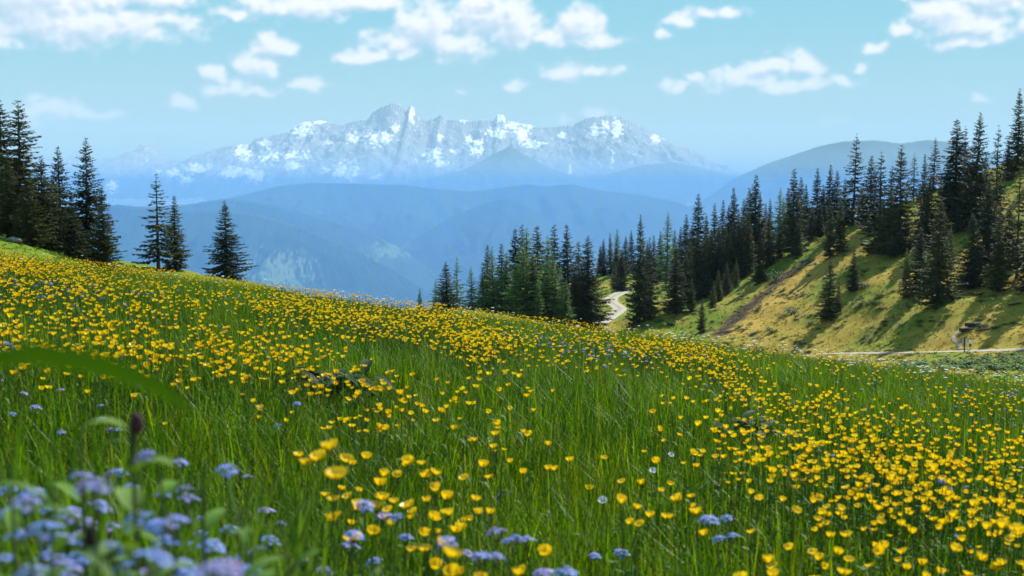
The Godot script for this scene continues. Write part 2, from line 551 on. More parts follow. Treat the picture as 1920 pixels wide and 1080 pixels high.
func tree(px: float, ptop: float, pbase: float, d: float, kind: String, wide := 1.0, label := "", group := "") -> Node3D:
	var foot: Vector3
	if d > 0.0:
		var e := at(px, pbase, d)
		foot = Vector3(e.x, land(e.x, d), -d)
	else:
		foot = hit(px, pbase)
	var tall := clampf(at(px, ptop, -foot.z).y - foot.y, 1.2, 27.0)
	var larch := kind.begins_with("larch")
	var v: Array = kinds[kind][rng.randi() % kinds[kind].size()]
	var o := base("larch_tree" if larch else "spruce_tree", foot, rng.randf() * TAU)
	put("trunk", v[0], bark_mat, o)
	put("crown", v[1], needle_mat, o)
	var s := tall / 10.0
	var w := s * wide * rng.randf_range(0.95, 1.15)
	o.scale = Vector3(w, s, w * rng.randf_range(0.85, 1.1))
	o.rotation.x = rng.randfn(0, 0.012)
	o.rotation.z = rng.randfn(0, 0.012)
	tag(o, label, "larch" if larch else "spruce", group)
	return o

# ------------------------------------------------------------------ smooth bodies
func sdf_mesh(b: MB, bones: Array, cell: float, k: float, col: Callable) -> void:
	var lo := Vector3.INF
	var hi := -Vector3.INF
	for e in bones:
		var r: float = maxf(e[2], e[3]) + cell * 2.0 + k * 0.5
		lo = lo.min(e[0] - Vector3.ONE * r).min(e[1] - Vector3.ONE * r)
		hi = hi.max(e[0] + Vector3.ONE * r).max(e[1] + Vector3.ONE * r)
	var n := Vector3i(((hi - lo) / cell).ceil()) + Vector3i.ONE
	var f := PackedFloat32Array()
	f.resize(n.x * n.y * n.z)
	f.fill(1.0)
	for e in bones:
		var a: Vector3 = e[0]
		var ab: Vector3 = e[1] - a
		var r: float = maxf(e[2], e[3]) + cell * 2.0 + k
		var i0 := Vector3i(((a.min(e[1]) - Vector3.ONE * r - lo) / cell).floor()).clamp(Vector3i.ZERO, n - Vector3i.ONE)
		var i1 := Vector3i(((a.max(e[1]) + Vector3.ONE * r - lo) / cell).ceil()).clamp(Vector3i.ZERO, n - Vector3i.ONE)
		var l2 := maxf(ab.length_squared(), 1e-9)
		for z in range(i0.z, i1.z + 1):
			for y in range(i0.y, i1.y + 1):
				for x in range(i0.x, i1.x + 1):
					var p := lo + Vector3(x, y, z) * cell - a
					var t := clampf(p.dot(ab) / l2, 0, 1)
					var s := (p - ab * t).length() - lerpf(e[2], e[3], t)
					var o := (z * n.y + y) * n.x + x
					var h := maxf(k - absf(f[o] - s), 0.0) / k
					f[o] = minf(f[o], s) - h * h * k * 0.25
	var id := {}
	var st := [1, n.x, n.x * n.y]
	for z in n.z - 1:
		for y in n.y - 1:
			for x in n.x - 1:
				var o := (z * n.y + y) * n.x + x
				var sum := Vector3.ZERO
				var cnt := 0
				for ax in 3:
					var u: int = st[(ax + 1) % 3]
					var w: int = st[(ax + 2) % 3]
					for g in 4:
						var q: int = o + (u if g & 1 else 0) + (w if g & 2 else 0)
						var a := f[q]
						var c := f[q + st[ax]]
						if (a < 0.0) != (c < 0.0):
							var p := Vector3.ZERO
							p[ax] = a / (a - c)
							if g & 1: p[(ax + 1) % 3] = 1.0
							if g & 2: p[(ax + 2) % 3] = 1.0
							sum += p
							cnt += 1
				if cnt:
					var p := lo + (Vector3(x, y, z) + sum / cnt) * cell
					id[o] = b.vert(p, col.call(p))
	for o in id:
		for ax in 3:
			var u: int = st[(ax + 1) % 3]
			var w: int = st[(ax + 2) % 3]
			var a := f[o]
			var c := f[o + st[ax]]
			if (a < 0.0) != (c < 0.0) and id.has(o - u) and id.has(o - w) and id.has(o - u - w):
				if a < 0.0: b.quad(id[o], id[o - w], id[o - u - w], id[o - u])
				else: b.quad(id[o], id[o - u], id[o - u - w], id[o - w])

# ------------------------------------------------------------------ meadow plants
var green_mat: StandardMaterial3D
var grass_mat: StandardMaterial3D
var petal_mat: StandardMaterial3D
var blue_mat: StandardMaterial3D
var white_mat: StandardMaterial3D

func blade(b: MB, o: Vector3, dir: Vector3, tall: float, bend: float, wide: float, col: Color, segs := 3) -> void:
	var pts := []
	var ws := []
	for k in segs + 1:
		var t := float(k) / segs
		pts.append(o + Vector3(0, tall * (t - 0.28 * bend * t * t), 0) + dir * tall * bend * t * t)
		ws.append(wide * (1.0 - pow(t, 1.8)) + 0.0004)
	var side := Vector3(-dir.z, 0, dir.x)
	var first := b.v.size()
	for k in segs + 1:
		b.vert(pts[k] - side * ws[k] * 0.5, col)
		if k < segs: b.vert(pts[k] + side * ws[k] * 0.5, col)
	for k in segs - 1:
		var a := first + k * 2
		b.quad(a, a + 1, a + 3, a + 2)
	var z := first + (segs - 1) * 2
	b.tri(z, z + 1, z + 2)

func tuft_mesh(sd: int, count: int, tall: float, spread: float, wide: float, segs: int, cols: Array) -> ArrayMesh:
	var r := RandomNumberGenerator.new()
	r.seed = sd
	var b := MB.new()
	for k in count:
		var a := r.randf() * TAU
		var q := r.randf() * TAU
		var o := Vector3(cos(a), 0, sin(a)) * spread * sqrt(r.randf()) + Vector3(0, -0.03, 0)
		var c: Color = cols[r.randi() % cols.size()] * r.randf_range(0.55, 1.4)
		c.a = 1.0
		blade(b, o, Vector3(cos(q), 0, sin(q)), tall * r.randf_range(0.5, 1.15), r.randf_range(0.1, 0.75), wide * r.randf_range(0.7, 1.3), c, segs)
	return b.mesh(segs > 3)

func petal(b: MB, turn: float, long: float, wide: float, cup: float, col: Color, rise := 0.0) -> void:
	var first := b.v.size()
	var xf := Basis(Vector3.UP, turn)
	for i in 4:
		var t := i / 3.0
		var hw: float = wide * [0.18, 0.42, 0.5, 0.30][i]
		for j in 3:
			var s := j - 1.0
			var ang := cup * t * 1.25
			var p := Vector3(sin(ang) * 0.0 + long * sin(minf(t * (1.57 - cup * 0.35), 1.5)) * 0.8, long * (1.0 - cos(t * cup)) * 1.1 + rise, s * hw)
			p.y += absf(s) * hw * 0.28
			b.vert(xf * p, col)
	for i in 3:
		for j in 2:
			var a := first + i * 3 + j
			b.quad(a, a + 1, a + 4, a + 3)

func dome(b: MB, at_: Vector3, rad: float, high: float, sides: int, col: Color) -> void:
	var first := b.v.size()
	for i in sides:
		var a := TAU * i / sides
		b.vert(at_ + Vector3(cos(a) * rad, 0, sin(a) * rad), col)
	for i in sides:
		var a := TAU * i / sides
		b.vert(at_ + Vector3(cos(a) * rad * 0.6, high * 0.75, sin(a) * rad * 0.6), col)
	var t := b.vert(at_ + Vector3(0, high, 0), col)
	for i in sides:
		var j := (i + 1) % sides
		b.quad(first + i, first + j, first + sides + j, first + sides + i)
		b.tri(first + sides + i, first + sides + j, t)

const YELLOW := Color(0.70, 0.475, 0.005)
func cup_flower(cup: float) -> MB:
	var b := MB.new()
	for k in 5:
		petal(b, TAU * k / 5.0, 0.0155, 0.0165, cup, YELLOW, 0.0003 * (k % 2))
	dome(b, Vector3(0, 0.0015, 0), 0.0035, 0.004, 6, Color(0.62, 0.42, 0.01))
	return b

func stem_mesh(sd: int, leaves: int, col: Color) -> MB:
	# one metre tall is scaled in y; curved a little
	var r := RandomNumberGenerator.new()
	r.seed = sd
	var b := MB.new()
	b.tube([Vector3(0.0, -1.0, 0.0), Vector3(0.012, -0.6, 0.004), Vector3(0.010, -0.25, -0.004), Vector3(0, 0, 0)], [0.0013, 0.0012, 0.001, 0.0009], 4, col)
	for k in leaves:
		var a := r.randf() * TAU
		var dir := Vector3(cos(a), 0, sin(a))
		var y := -r.randf_range(0.35, 0.95)
		var l := r.randf_range(0.02, 0.045)
		b.ribbon([Vector3(0.01, y, 0), Vector3(0.01, y + 0.06, 0) + dir * l * 0.5, Vector3(0.01, y + 0.07, 0) + dir * l], [0.002, r.randf_range(0.006, 0.012), 0.001], Vector3(-dir.z, 0, dir.x), col, 0.15)
	return b

func forget_cluster(sd: int, count: int) -> MB:
	var r := RandomNumberGenerator.new()
	r.seed = sd
	var b := MB.new()
	var lilac := r.randf() * r.randf() * 1.3
	for k in count:
		var hue := clampf(lilac + r.randf_range(-0.25, 0.25), 0, 1)
		var q := sqrt((k + 0.5) / count) * 0.0125
		var a := k * 2.39996
		var p := Vector3(cos(a) * q, 0.003 - q * q * 42.0 + r.randf_range(-0.001, 0.001), sin(a) * q)
		var nrm := Vector3(p.x * 45.0, 1.0, p.z * 45.0).normalized()
		var xf := Transform3D(Basis(Quaternion(Vector3.UP, nrm)), p)
		var c := Color(0.115, 0.225, 0.66).lerp(Color(0.36, 0.20, 0.56), hue) * r.randf_range(0.85, 1.2)
		c.a = 1.0
		var turn := r.randf() * TAU
		for m in 5:
			var t := turn + TAU * m / 5.0
			var i0 := b.vert(xf * Vector3(cos(t) * 0.0007, 0, sin(t) * 0.0007), c)
			var i1 := b.vert(xf * Vector3(cos(t - 0.55) * 0.0028, 0.0003, sin(t - 0.55) * 0.0028), c)
			var i2 := b.vert(xf * Vector3(cos(t) * 0.0041, 0.0005, sin(t) * 0.0041), c)
			var i3 := b.vert(xf * Vector3(cos(t + 0.55) * 0.0028, 0.0003, sin(t + 0.55) * 0.0028), c)
			b.quad(i0, i1, i2, i3)
		var z := b.vert(xf * Vector3(0, 0.0011, 0), Color(0.75, 0.55, 0.05))
		for m in 4:
			b.vert(xf * Vector3(cos(m * PI / 2) * 0.0008, 0.0007, sin(m * PI / 2) * 0.0008), Color(0.75, 0.55, 0.05))
		for m in 4:
			b.tri(z, z + 1 + m, z + 1 + (m + 1) % 4)
	for k in 7:
		var a := TAU * k / 7.0
		b.tube([Vector3(0, -0.014, 0), Vector3(cos(a) * 0.008, -0.004, sin(a) * 0.008)], [0.0007, 0.0006], 3, Color(0.10, 0.12, 0.05))
	return b

func leaf(b: MB, o: Vector3, dir: Vector3, long: float, wide: float, arch: float, col: Color) -> void:
	var pts := []
	var ws := []
	for k in 7:
		var t := k / 6.0
		pts.append(o + dir * long * t + Vector3(0, long * arch * (t - 1.25 * t * t), 0))
		ws.append(wide * (sin(PI * pow(t, 0.75)) * 0.97 + 0.03))
	b.ribbon(pts, ws, Vector3(-dir.z, 0, dir.x).normalized(), col, 0.14)

func leafy_clump(called: String, px: float, py: float, d: float, size: float, sd: int, col: Color, count: int, label: String) -> void:
	var e := at(px, py, d)
	var o := base(called, Vector3(e.x, ground(e.x, d), -d))
	var r := RandomNumberGenerator.new()
	r.seed = sd
	var b := MB.new()
	for k in count:
		var a := r.randf() * TAU
		var h := size * r.randf_range(0.2, 0.8)
		leaf(b, Vector3(r.randf_range(-0.4, 0.4) * size, h, r.randf_range(-0.4, 0.4) * size), Vector3(cos(a), r.randf_range(-0.1, 0.5), sin(a)).normalized(), size * r.randf_range(0.35, 0.7), size * r.randf_range(0.09, 0.18), 0.5, col * Color(1, 1, 1) * r.randf_range(0.7, 1.3))
	var s := MB.new()
	for k in 9:
		var a := TAU * k / 9.0
		s.tube([Vector3.ZERO, Vector3(cos(a) * 0.2, 0.4, sin(a) * 0.2) * size, Vector3(cos(a) * 0.42, 0.72, sin(a) * 0.42) * size], [0.004, 0.003, 0.0015], 4, col)
	put("stalks", s.mesh(), green_mat, o)
	put("foliage", b.mesh(), green_mat, o)
	tag(o, label, "plant")

# ================================================================== the scene
func _ready() -> void:
	rng.seed = 77
	n1.seed = 1; n1.frequency = 0.02; n1.fractal_octaves = 3
	n2.seed = 2; n2.frequency = 0.02; n2.fractal_octaves = 4
	n3.seed = 3; n3.frequency = 0.02; n3.fractal_octaves = 5

	# --- camera
	var cam := Camera3D.new()
	cam.name = "camera"
	var lens := CameraAttributesPhysical.new()
	lens.frustum_focal_length = 53.3
	lens.exposure_aperture = 9.0
	lens.frustum_focus_distance = 12.0
	cam.attributes = lens
	cam.fov = rad_to_deg(2.0 * atan(540.0 / F))
	cam.near = 0.03
	cam.far = 70000.0
	cam.position = EYE
	cam.rotation.x = -PITCH
	add_child(cam)
	cam.current = true
	cam.fov = rad_to_deg(2.0 * atan(540.0 / F))

	# --- sky, haze, exposure
	var sky_mat := PanoramaSkyMaterial.new()
	sky_mat.panorama = make_sky()
	var sky := Sky.new()
	sky.sky_material = sky_mat
	var env := Environment.new()
	env.background_mode = Environment.BG_SKY
	env.sky = sky
	env.background_energy_multiplier = 1.0
	env.tonemap_mode = Environment.TONE_MAPPER_LINEAR
	env.tonemap_exposure = 2.15
	env.sdfgi_enabled = true
	env.ssao_enabled = true
	env.ssil_enabled = true
	env.fog_enabled = true
	env.fog_density = 0.000032
	env.fog_light_color = Color(0.54, 0.81, 1.0).linear_to_srgb()
	env.volumetric_fog_enabled = true
	env.volumetric_fog_density = 0.0
	var we := WorldEnvironment.new()
	we.name = "surroundings"
	we.environment = env
	add_child(we)

	# --- sun: ahead and to the right, 41 degrees high
	var sun := DirectionalLight3D.new()
	sun.name = "sun"
	sun.light_energy = 1.6
	sun.light_angular_distance = 0.5
	sun.light_color = Color(1.0, 0.98, 0.945)
	sun.shadow_enabled = true
	add_child(sun)
	sun.look_at_from_position(Vector3.ZERO, Vector3(-15.0, -22.0, 20.0))

	# --- materials
	far_mat = mat(Color.WHITE, 0.95, true, Color.BLACK, 0.1)
	bark_mat = mat(Color.WHITE, 0.95, true, Color.BLACK, 0.2)
	needle_mat = mat(Color.WHITE, 0.75, true, Color(0.7, 0.7, 0.5), 0.3)
	green_mat = mat(Color.WHITE, 0.65, true, Color(0.8, 0.8, 0.4), 0.25)
	grass_mat = mat(Color.WHITE, 0.45, true, Color(1.0, 1.0, 0.30), 0.22)
	petal_mat = mat(Color.WHITE, 0.4, true, Color(0.9, 0.9, 0.9), 0.45)
	blue_mat = mat(Color.WHITE, 0.6, true, Color(0.7, 0.7, 0.7), 0.3)
	white_mat = mat(Color.WHITE, 0.6, true, Color(0.8, 0.8, 0.8), 0.3)

	solve_tps()
	lay_road()
	build_far()
	build_land()
	build_trees()
	build_roadside()
	build_meadow()
	build_flowers()
	build_foreground()

# ------------------------------------------------------------------ far country
func build_far() -> void:
	var b := MB.new()
	var cell := 1500.0
	for j in 25:
		for i in 41:
			var p := Vector3(-30000.0 + i * cell, -720.0, 2000.0 - j * cell)
			p.y += 25.0 * n1.get_noise_2d(p.x * 0.01, p.z * 0.01)
			b.vert(p, wood_color(p))
	for j in 24:
		for i in 40:
			var a := j * 41 + i
			b.quad(a, a + 1, a + 42, a + 41)
	tag(put("valley_ground", b.mesh(), far_mat), "", "", "", "structure")

	ridge("snowy_mountain_range", [[-100, 285], [60, 286], [120, 300], [140, 290], [160, 286], [180, 298], [215, 296], [235, 290], [255, 292], [259, 276], [266, 270], [282, 271], [291, 277], [297, 288], [320, 298], [345, 303], [350, 297], [370, 290], [400, 280], [440, 272], [470, 270], [480, 259], [500, 256], [520, 252], [545, 245], [553, 235], [575, 228], [600, 226], [640, 234], [660, 228], [690, 222], [700, 210], [715, 200], [735, 193], [750, 196], [764, 206], [771, 194], [776, 197], [782, 215], [788, 223], [800, 226], [815, 222], [828, 214], [838, 225], [870, 225], [885, 228], [905, 224], [925, 226], [932, 216], [942, 214], [950, 225], [975, 231], [1000, 236], [1020, 239], [1045, 237], [1075, 235], [1090, 225], [1115, 219], [1140, 217], [1165, 219], [1185, 230], [1210, 241], [1235, 255], [1270, 273], [1290, 279], [1310, 284], [1335, 298], [1360, 314], [1390, 326], [1500, 350], [1600, 356]], 24000.0, 5200.0, 4000.0, -250.0, 150.0, 1500.0, 1.2, 150, rock_color, 2.6)
	ridge("dark_foothills", [[640, 360], [800, 338], [870, 318], [925, 290], [955, 274], [985, 291], [1020, 310], [1060, 326], [1110, 336], [1170, 318], [1210, 308], [1262, 305], [1300, 311], [1345, 323], [1400, 338], [1550, 360]], 19500.0, 3000.0, 3000.0, -300.0, 90.0, 1200.0, 3.0, 80, wood_color, 1.0)
	ridge("right_mountain", [[1180, 420], [1260, 400], [1320, 374], [1380, 333], [1440, 306], [1500, 286], [1540, 273], [1580, 265], [1640, 263], [1690, 269], [1740, 262], [1790, 268], [1850, 285], [1950, 310], [2100, 300], [2400, 330], [2700, 400]], 12500.0, 4000.0, 3000.0, -600.0, 110.0, 1100.0, 4.0, 80, wood_color, 0.8)
	ridge("broad_forested_ridge", [[-300, 400], [100, 395], [380, 382], [460, 364], [520, 349], [580, 343], [660, 344], [760, 347], [830, 355], [880, 359], [930, 353], [990, 345], [1020, 350], [1070, 345], [1120, 356], [1200, 365], [1260, 376], [1330, 400], [1450, 440], [1700, 470]], 9500.0, 3200.0, 2500.0, -650.0, 90.0, 900.0, 3.0, 80, wood_color, 0.9)
	ridge("cone_hill", [[600, 545], [700, 495], [760, 458], [850, 404], [910, 380], [945, 370], [985, 384], [1005, 398], [1040, 420], [1120, 460], [1250, 520], [1400, 600]], 7600.0, 2200.0, 2000.0, -700.0, 70.0, 800.0, 3.0, 80, pasture_color, 1.0)
	ridge("wooded_shoulder", [[-300, 430], [60, 410], [200, 392], [340, 386], [380, 378], [430, 372], [480, 378], [560, 396], [640, 421], [700, 440], [745, 462], [800, 500], [900, 570], [960, 620]], 6600.0, 2000.0, 2000.0, -700.0, 60.0, 700.0, 2.0, 80, pasture_color, 1.8)
	ridge("near_wooded_hill", [[-400, 400], [-100, 400], [180, 384], [225, 384], [330, 396], [410, 395], [480, 400], [540, 418], [600, 440], [660, 466], [690, 480], [740, 508], [790, 540], [850, 580], [930, 640], [1000, 700]], 5000.0, 2000.0, 1600.0, -700.0, 50.0, 550.0, 2.0, 80, pasture_color, 2.0)

	# the blue air over the valleys: two banks, thicker low down
	for q in [[15.0, 0.00045, Color(0.09, 0.40, 1.0), "low blue haze lying in the valleys between the hills"], [260.0, 0.000052, Color(0.30, 0.62, 1.0), "thin pale haze standing over the valleys before the mountains"]]:
		var fog := FogVolume.new()
		fog.name = numbered("valley_haze")
		fog.shape = RenderingServer.FOG_VOLUME_SHAPE_BOX
		fog.size = Vector3(40000, q[0] + 760.0, 24000)
		fog.position = Vector3(0, q[0] - fog.size.y / 2.0, -620.0 - 12000.0)
		var fm := FogMaterial.new()
		fm.albedo = q[2].linear_to_srgb()
		fm.density = q[1]
		fog.material = fm
		tag(fog, q[3], "haze", "", "stuff")
		add_child(fog)

# ------------------------------------------------------------------ middle distance
func lay_road() -> void:
	var ctl := [[2250, 646, 164], [2080, 650, 170], [1920, 655, 178], [1808, 658, 184], [1700, 661, 193], [1560, 663, 205], [1440, 672, 218], [1300, 668, 232], [1190, 640, 246], [1125, 612, 268], [1138, 598, 284], [1155, 586, 300], [1162, 578, 310], [1148, 568, 322], [1146, 560, 334], [1158, 552, 348], [1190, 540, 375], [1240, 531, 392], [1300, 528, 400], [1380, 520, 408]]
	var cv := Curve3D.new()
	cv.bake_interval = 1.5
	for k in ctl.size():
		var p := at(ctl[k][0], ctl[k][1], ctl[k][2])
		var q := at(ctl[maxi(k - 1, 0)][0], ctl[maxi(k - 1, 0)][1], ctl[maxi(k - 1, 0)][2])
		var r := at(ctl[mini(k + 1, ctl.size() - 1)][0], ctl[mini(k + 1, ctl.size() - 1)][1], ctl[mini(k + 1, ctl.size() - 1)][2])
		cv.add_point(p, (q - r) / 6.0, (r - q) / 6.0)
	road_pts = cv.get_baked_points()

var soil_line := []
var straw_line := []
var path_line := []

func flat_line(pts: Array) -> Array:
	var out := []
	for q in pts:
		var h := hit(q[0], q[1], 150.0)
		out.append(Vector2(h.x, -h.z))
	return out

func land_color(x: float, d: float) -> Color:
	var p := Vector2(x, d)
	var a := n1.get_noise_2d(x * 2.2, d * 2.2)
	var b := n3.get_noise_2d(x * 11.0, d * 11.0)
	var e := n2.get_noise_2d(x * 40.0, d * 40.0)
	var green := Color(0.13, 0.20, 0.016)
	var dry := Color(0.37, 0.27, 0.045)
	var u := x / d
	var k := 0.30 + 0.9 * a + 0.7 * b
	k += 0.50 * sstep(0.13, 0.22, u) * sstep(300.0, 240.0, d)
	k -= 0.8 * sstep(175.0, 160.0, d)
	var c := cmix(green, dry, k)
	c = cmix(c, Color(0.16, 0.115, 0.045), (b + e - 0.35) * 1.3)
	if d > 190.0 and x > 20.0 and x < 110.0:
		var s := poly_dist(p, straw_line) + 3.0 * b + 1.5 * e
		c = cmix(c, Color(0.42, 0.29, 0.055), sstep(6.5, 3.5, s))
		var t := poly_dist(p, soil_line) + 2.2 * b + 1.4 * e
		c = cmix(c, Color(0.075, 0.052, 0.036), sstep(2.4, 1.0, t))
	return c * (1.0 + 0.35 * e)

func build_land() -> void:
	soil_line = flat_line([[1505, 497], [1460, 530], [1425, 560], [1385, 592], [1345, 628]])
	straw_line = flat_line([[1588, 452], [1545, 492], [1490, 535], [1440, 580], [1385, 625]])
	var b := MB.new()
	var x0 := -190
	var x1 := 215
	var d0 := 24
	var d1 := 500
	var w := x1 - x0 + 1
	for d in range(d0, d1 + 1):
		for x in range(x0, x1 + 1):
			var c := land_color(x, d) if absf(x) < d * 0.5 + 12.0 else Color(0.10, 0.15, 0.03)
			c.a = 1.0
			b.vert(Vector3(x, land(x, d), -d), c)
	for j in d1 - d0:
		for i in w - 1:
			var a := j * w + i
			b.quad(a, a + w, a + w + 1, a + 1)
	var gm := mat(Color.WHITE, 0.95, true, Color.BLACK, 0.15)
	gm.albedo_texture = noise_tex(0.03, Color(0.72, 0.72, 0.70), Color(1, 1, 1), 4)
	gm.uv1_triplanar = true
	gm.uv1_world_triplanar = true
	gm.uv1_scale = Vector3.ONE * 0.11
	tag(put("hillside_ground", b.mesh(), gm), "", "", "", "structure")

	# road of pale gravel
	var r := MB.new()
	for k in road_pts.size():
		var p := road_pts[k]
		var t := road_pts[mini(k + 1, road_pts.size() - 1)] - road_pts[maxi(k - 1, 0)]
		var s := Vector3(-t.z, 0, t.x).normalized()
		for q in [-1.0, -0.5, 0.0, 0.5, 1.0]:
			var e: Vector3 = p + s * q * (1.75 + 0.3 * n2.get_noise_2d(k * 8.0, q * 90.0)) + Vector3(0, 0.07 - 0.06 * absf(q), 0)
			r.vert(e, Color(0.30, 0.27, 0.22) * (1.0 + 0.25 * n2.get_noise_2d(k * 20.0, q * 60.0)) if absf(q) > 0.2 else Color(0.20, 0.20, 0.12))
	for k in road_pts.size() - 1:
		for q in 4:
			var a := k * 5 + q
			r.quad(a, a + 1, a + 6, a + 5)
	tag(put("gravel_road", r.mesh(), mat(Color.WHITE, 0.95, true, Color.BLACK, 0.2)), "", "", "", "structure")

	# tufts of hill grass and heath, too many to count
	var cols := [Color(0.8, 0.85, 0.8), Color(1, 1, 1), Color(1.15, 1.1, 1.0)]
	var tuft := tuft_mesh(21, 16, 0.42, 0.34, 0.07, 2, cols)
	var xf := []
	var cc := []
	var g := RandomNumberGenerator.new()
	g.seed = 9
	for k in 60000:
		var d := lerpf(100.0, 400.0, pow(g.randf(), 0.9))
		var u := g.randf_range(-0.44, 0.46)
		var x := u * d
		if u < 0.03 and not (u < -0.28 and d < 150.0): continue
		var near := false
		if d > 150.0:
			for q in range(0, road_pts.size(), 2):
				var p := road_pts[q]
				if (p.x - x) * (p.x - x) + (p.z + d) * (p.z + d) < 6.5:
					near = true
					break
		if near: continue
		var s := g.randf_range(0.35, 1.0) * (1.0 + 0.9 * maxf(0.0, n3.get_noise_2d(x * 9.0, d * 9.0)))
		xf.append(Transform3D(Basis(Vector3.UP, g.randf() * TAU).scaled(Vector3(s, s * g.randf_range(0.5, 1.0), s)), Vector3(x, land(x, d), -d)))
		var c := land_color(x, d) * g.randf_range(0.9, 1.35)
		c.a = 1.0
		cc.append(c)
	swarm("hill_grass", tuft, mat(Color.WHITE, 0.8, true, Color(0.6, 0.6, 0.4), 0.2), xf, cc, "dry and green grass tufts covering the hillside")

# ------------------------------------------------------------------ trees
func build_trees() -> void:
	var dark := Color(0.034, 0.048, 0.014)
	var olive := Color(0.060, 0.074, 0.017)
	var fresh := Color(0.14, 0.25, 0.055)
	kinds = {
		"wide": [spruce_meshes(1, 0.60, 1.0, 0.25, 0.42, dark, 1.3), spruce_meshes(2, 0.54, 0.95, 0.3, 0.36, olive, 1.3)],
		"slim": [spruce_meshes(3, 0.40, 0.95, 0.4, 0.40, dark), spruce_meshes(4, 0.35, 0.85, 0.6, 0.34, olive), spruce_meshes(5, 0.44, 0.9, 0.3, 0.45, dark)],
		"thin": [spruce_meshes(6, 0.46, 0.5, 0.3, 0.42, dark), spruce_meshes(7, 0.40, 0.42, 1.2, 0.36, olive)],
		"young": [spruce_meshes(8, 0.50, 0.9, 0.1, 0.25, olive, 0.8), spruce_meshes(9, 0.42, 0.8, 0.1, 0.22, Color(0.09, 0.12, 0.032), 0.8)],
		"larch": [spruce_meshes(10, 0.46, 0.7, 0.7, 0.15, fresh, 1.4), spruce_meshes(12, 0.52, 0.8, 0.4, 0.12, Color(0.12, 0.215, 0.05), 1.4)],
		"larch_thin": [spruce_meshes(13, 0.38, 0.42, 1.2, 0.12, fresh, 1.3)],
	}
	var lg := "spruces at the left meadow edge"
	tree(-22, 215, 450, 118, "wide", 1.3, "tall dark spruce cut by the left picture edge", lg)
	tree(8, 188, 455, 122, "wide", 1.15, "tall dark spruce with its tip nearest the left picture edge", lg)
	tree(40, 186, 466, 116, "wide", 1.2, "tallest broad dark spruce in the left cluster", lg)
	tree(78, 292, 470, 112, "wide", 1.1, "shorter dense spruce right of the tallest left spruce", lg)
	tree(98, 330, 474, 118, "wide", 1.2, "low dense spruce between the tallest and the slender left spruce", lg)
	tree(22, 300, 462, 110, "wide", 1.3, "low broad spruce before the two tallest left spruces", lg)
	tree(58, 330, 468, 108, "wide", 1.3, "low dense spruce filling the foot of the left cluster", lg)
	tree(117, 275, 478, 124, "slim", 1.15, "slender pointed spruce between the left cluster and its right neighbour", lg)
	tree(163, 258, 490, 122, "wide", 0.92, "tall pointed spruce at the right end of the left cluster", lg)
	tree(197, 345, 494, 118, "wide", 1.0, "low spruce leaning against the right end of the left cluster", lg)
	tree(140, 360, 488, 114, "wide", 1.0, "low dark spruce in front of two pointed left spruces", lg)
	tree(297, 324, 508, 150, "thin", 1.25, "sparse ragged spruce left of the paired one in the meadow gap", lg)
	tree(328, 366, 510, 153, "slim", 1.2, "shorter spruce grown against the sparse ragged spruce", lg)
	tree(426, 376, 524, 165, "wide", 1.12, "lone conical spruce standing right of all left spruces", lg)

	var cg := "trees of the central grove"
	tree(788, 540, 585, 228, "young", 1.0, "tiny dark spruce tip left of the central grove", cg)
	tree(818, 522, 585, 240, "larch", 1.0, "small pale larch left of the first dark grove spruce", cg)
	tree(837, 490, 588, 232, "wide", 1.25, "dark broad spruce standing first at the left of the grove", cg)
	tree(857, 478, 590, 246, "larch_thin", 1.0, "thin airy larch rising behind the first dark grove spruce", cg)
	tree(886, 499, 595, 240, "larch", 1.0, "light green larch left of the main grove", cg)
	tree(912, 457, 600, 252, "slim", 1.0, "dark spruce at the left end of the main grove", cg)
	tree(926, 460, 604, 244, "larch", 1.1, "bright larch at the left end of the main grove", cg)
	var gl := "dark spruce in the central grove"
	var ll := "light green larch in the central grove"
	var gs := "spruces within the central grove"
	var ls := "larches within the central grove"
	var some := []
	for q in [[941, 456, 600, 262], [967, 426, 604, 262], [983, 420, 604, 264], [1012, 421, 606, 258], [1098, 442, 614, 254], [1087, 452, 612, 262], [1000, 482, 612, 243], [972, 500, 610, 242], [1106, 470, 612, 272], [1076, 500, 614, 250], [1028, 510, 612, 246], [950, 500, 606, 248], [1090, 492, 612, 258]]:
		some.append(tree(q[0], q[1], q[2], q[3], "slim" if int(q[0]) % 3 else "wide", 1.15, gl, gs))
	count_off(some, "dark spruce within the central grove, %s from its left")
	some = []
	for q in [[947, 470, 604, 246], [992, 424, 606, 252], [978, 464, 608, 242], [1024, 440, 608, 250], [1050, 500, 610, 248], [1060, 524, 612, 244], [965, 490, 606, 240], [1036, 474, 608, 245], [905, 500, 600, 243], [1008, 520, 608, 240]]:
		some.append(tree(q[0], q[1], q[2], q[3], "larch", 1.15, ll, ls))
	count_off(some, "light green larch within the central grove, %s from its left")
	tree(1040, 420, 606, 268, "slim", 1.05, "left one of two pointed dark spruces rising behind the grove", cg)
	tree(1066, 418, 608, 268, "slim", 1.05, "right one of two pointed dark spruces rising behind the grove", cg)

	var fl := "dark spruce in the dense wood above the road"
	var fg := "spruces of the wood above the road"
	var dl := "pale larch among dark spruces above the road"
	var dg := "larches of the wood above the road"
	some = []
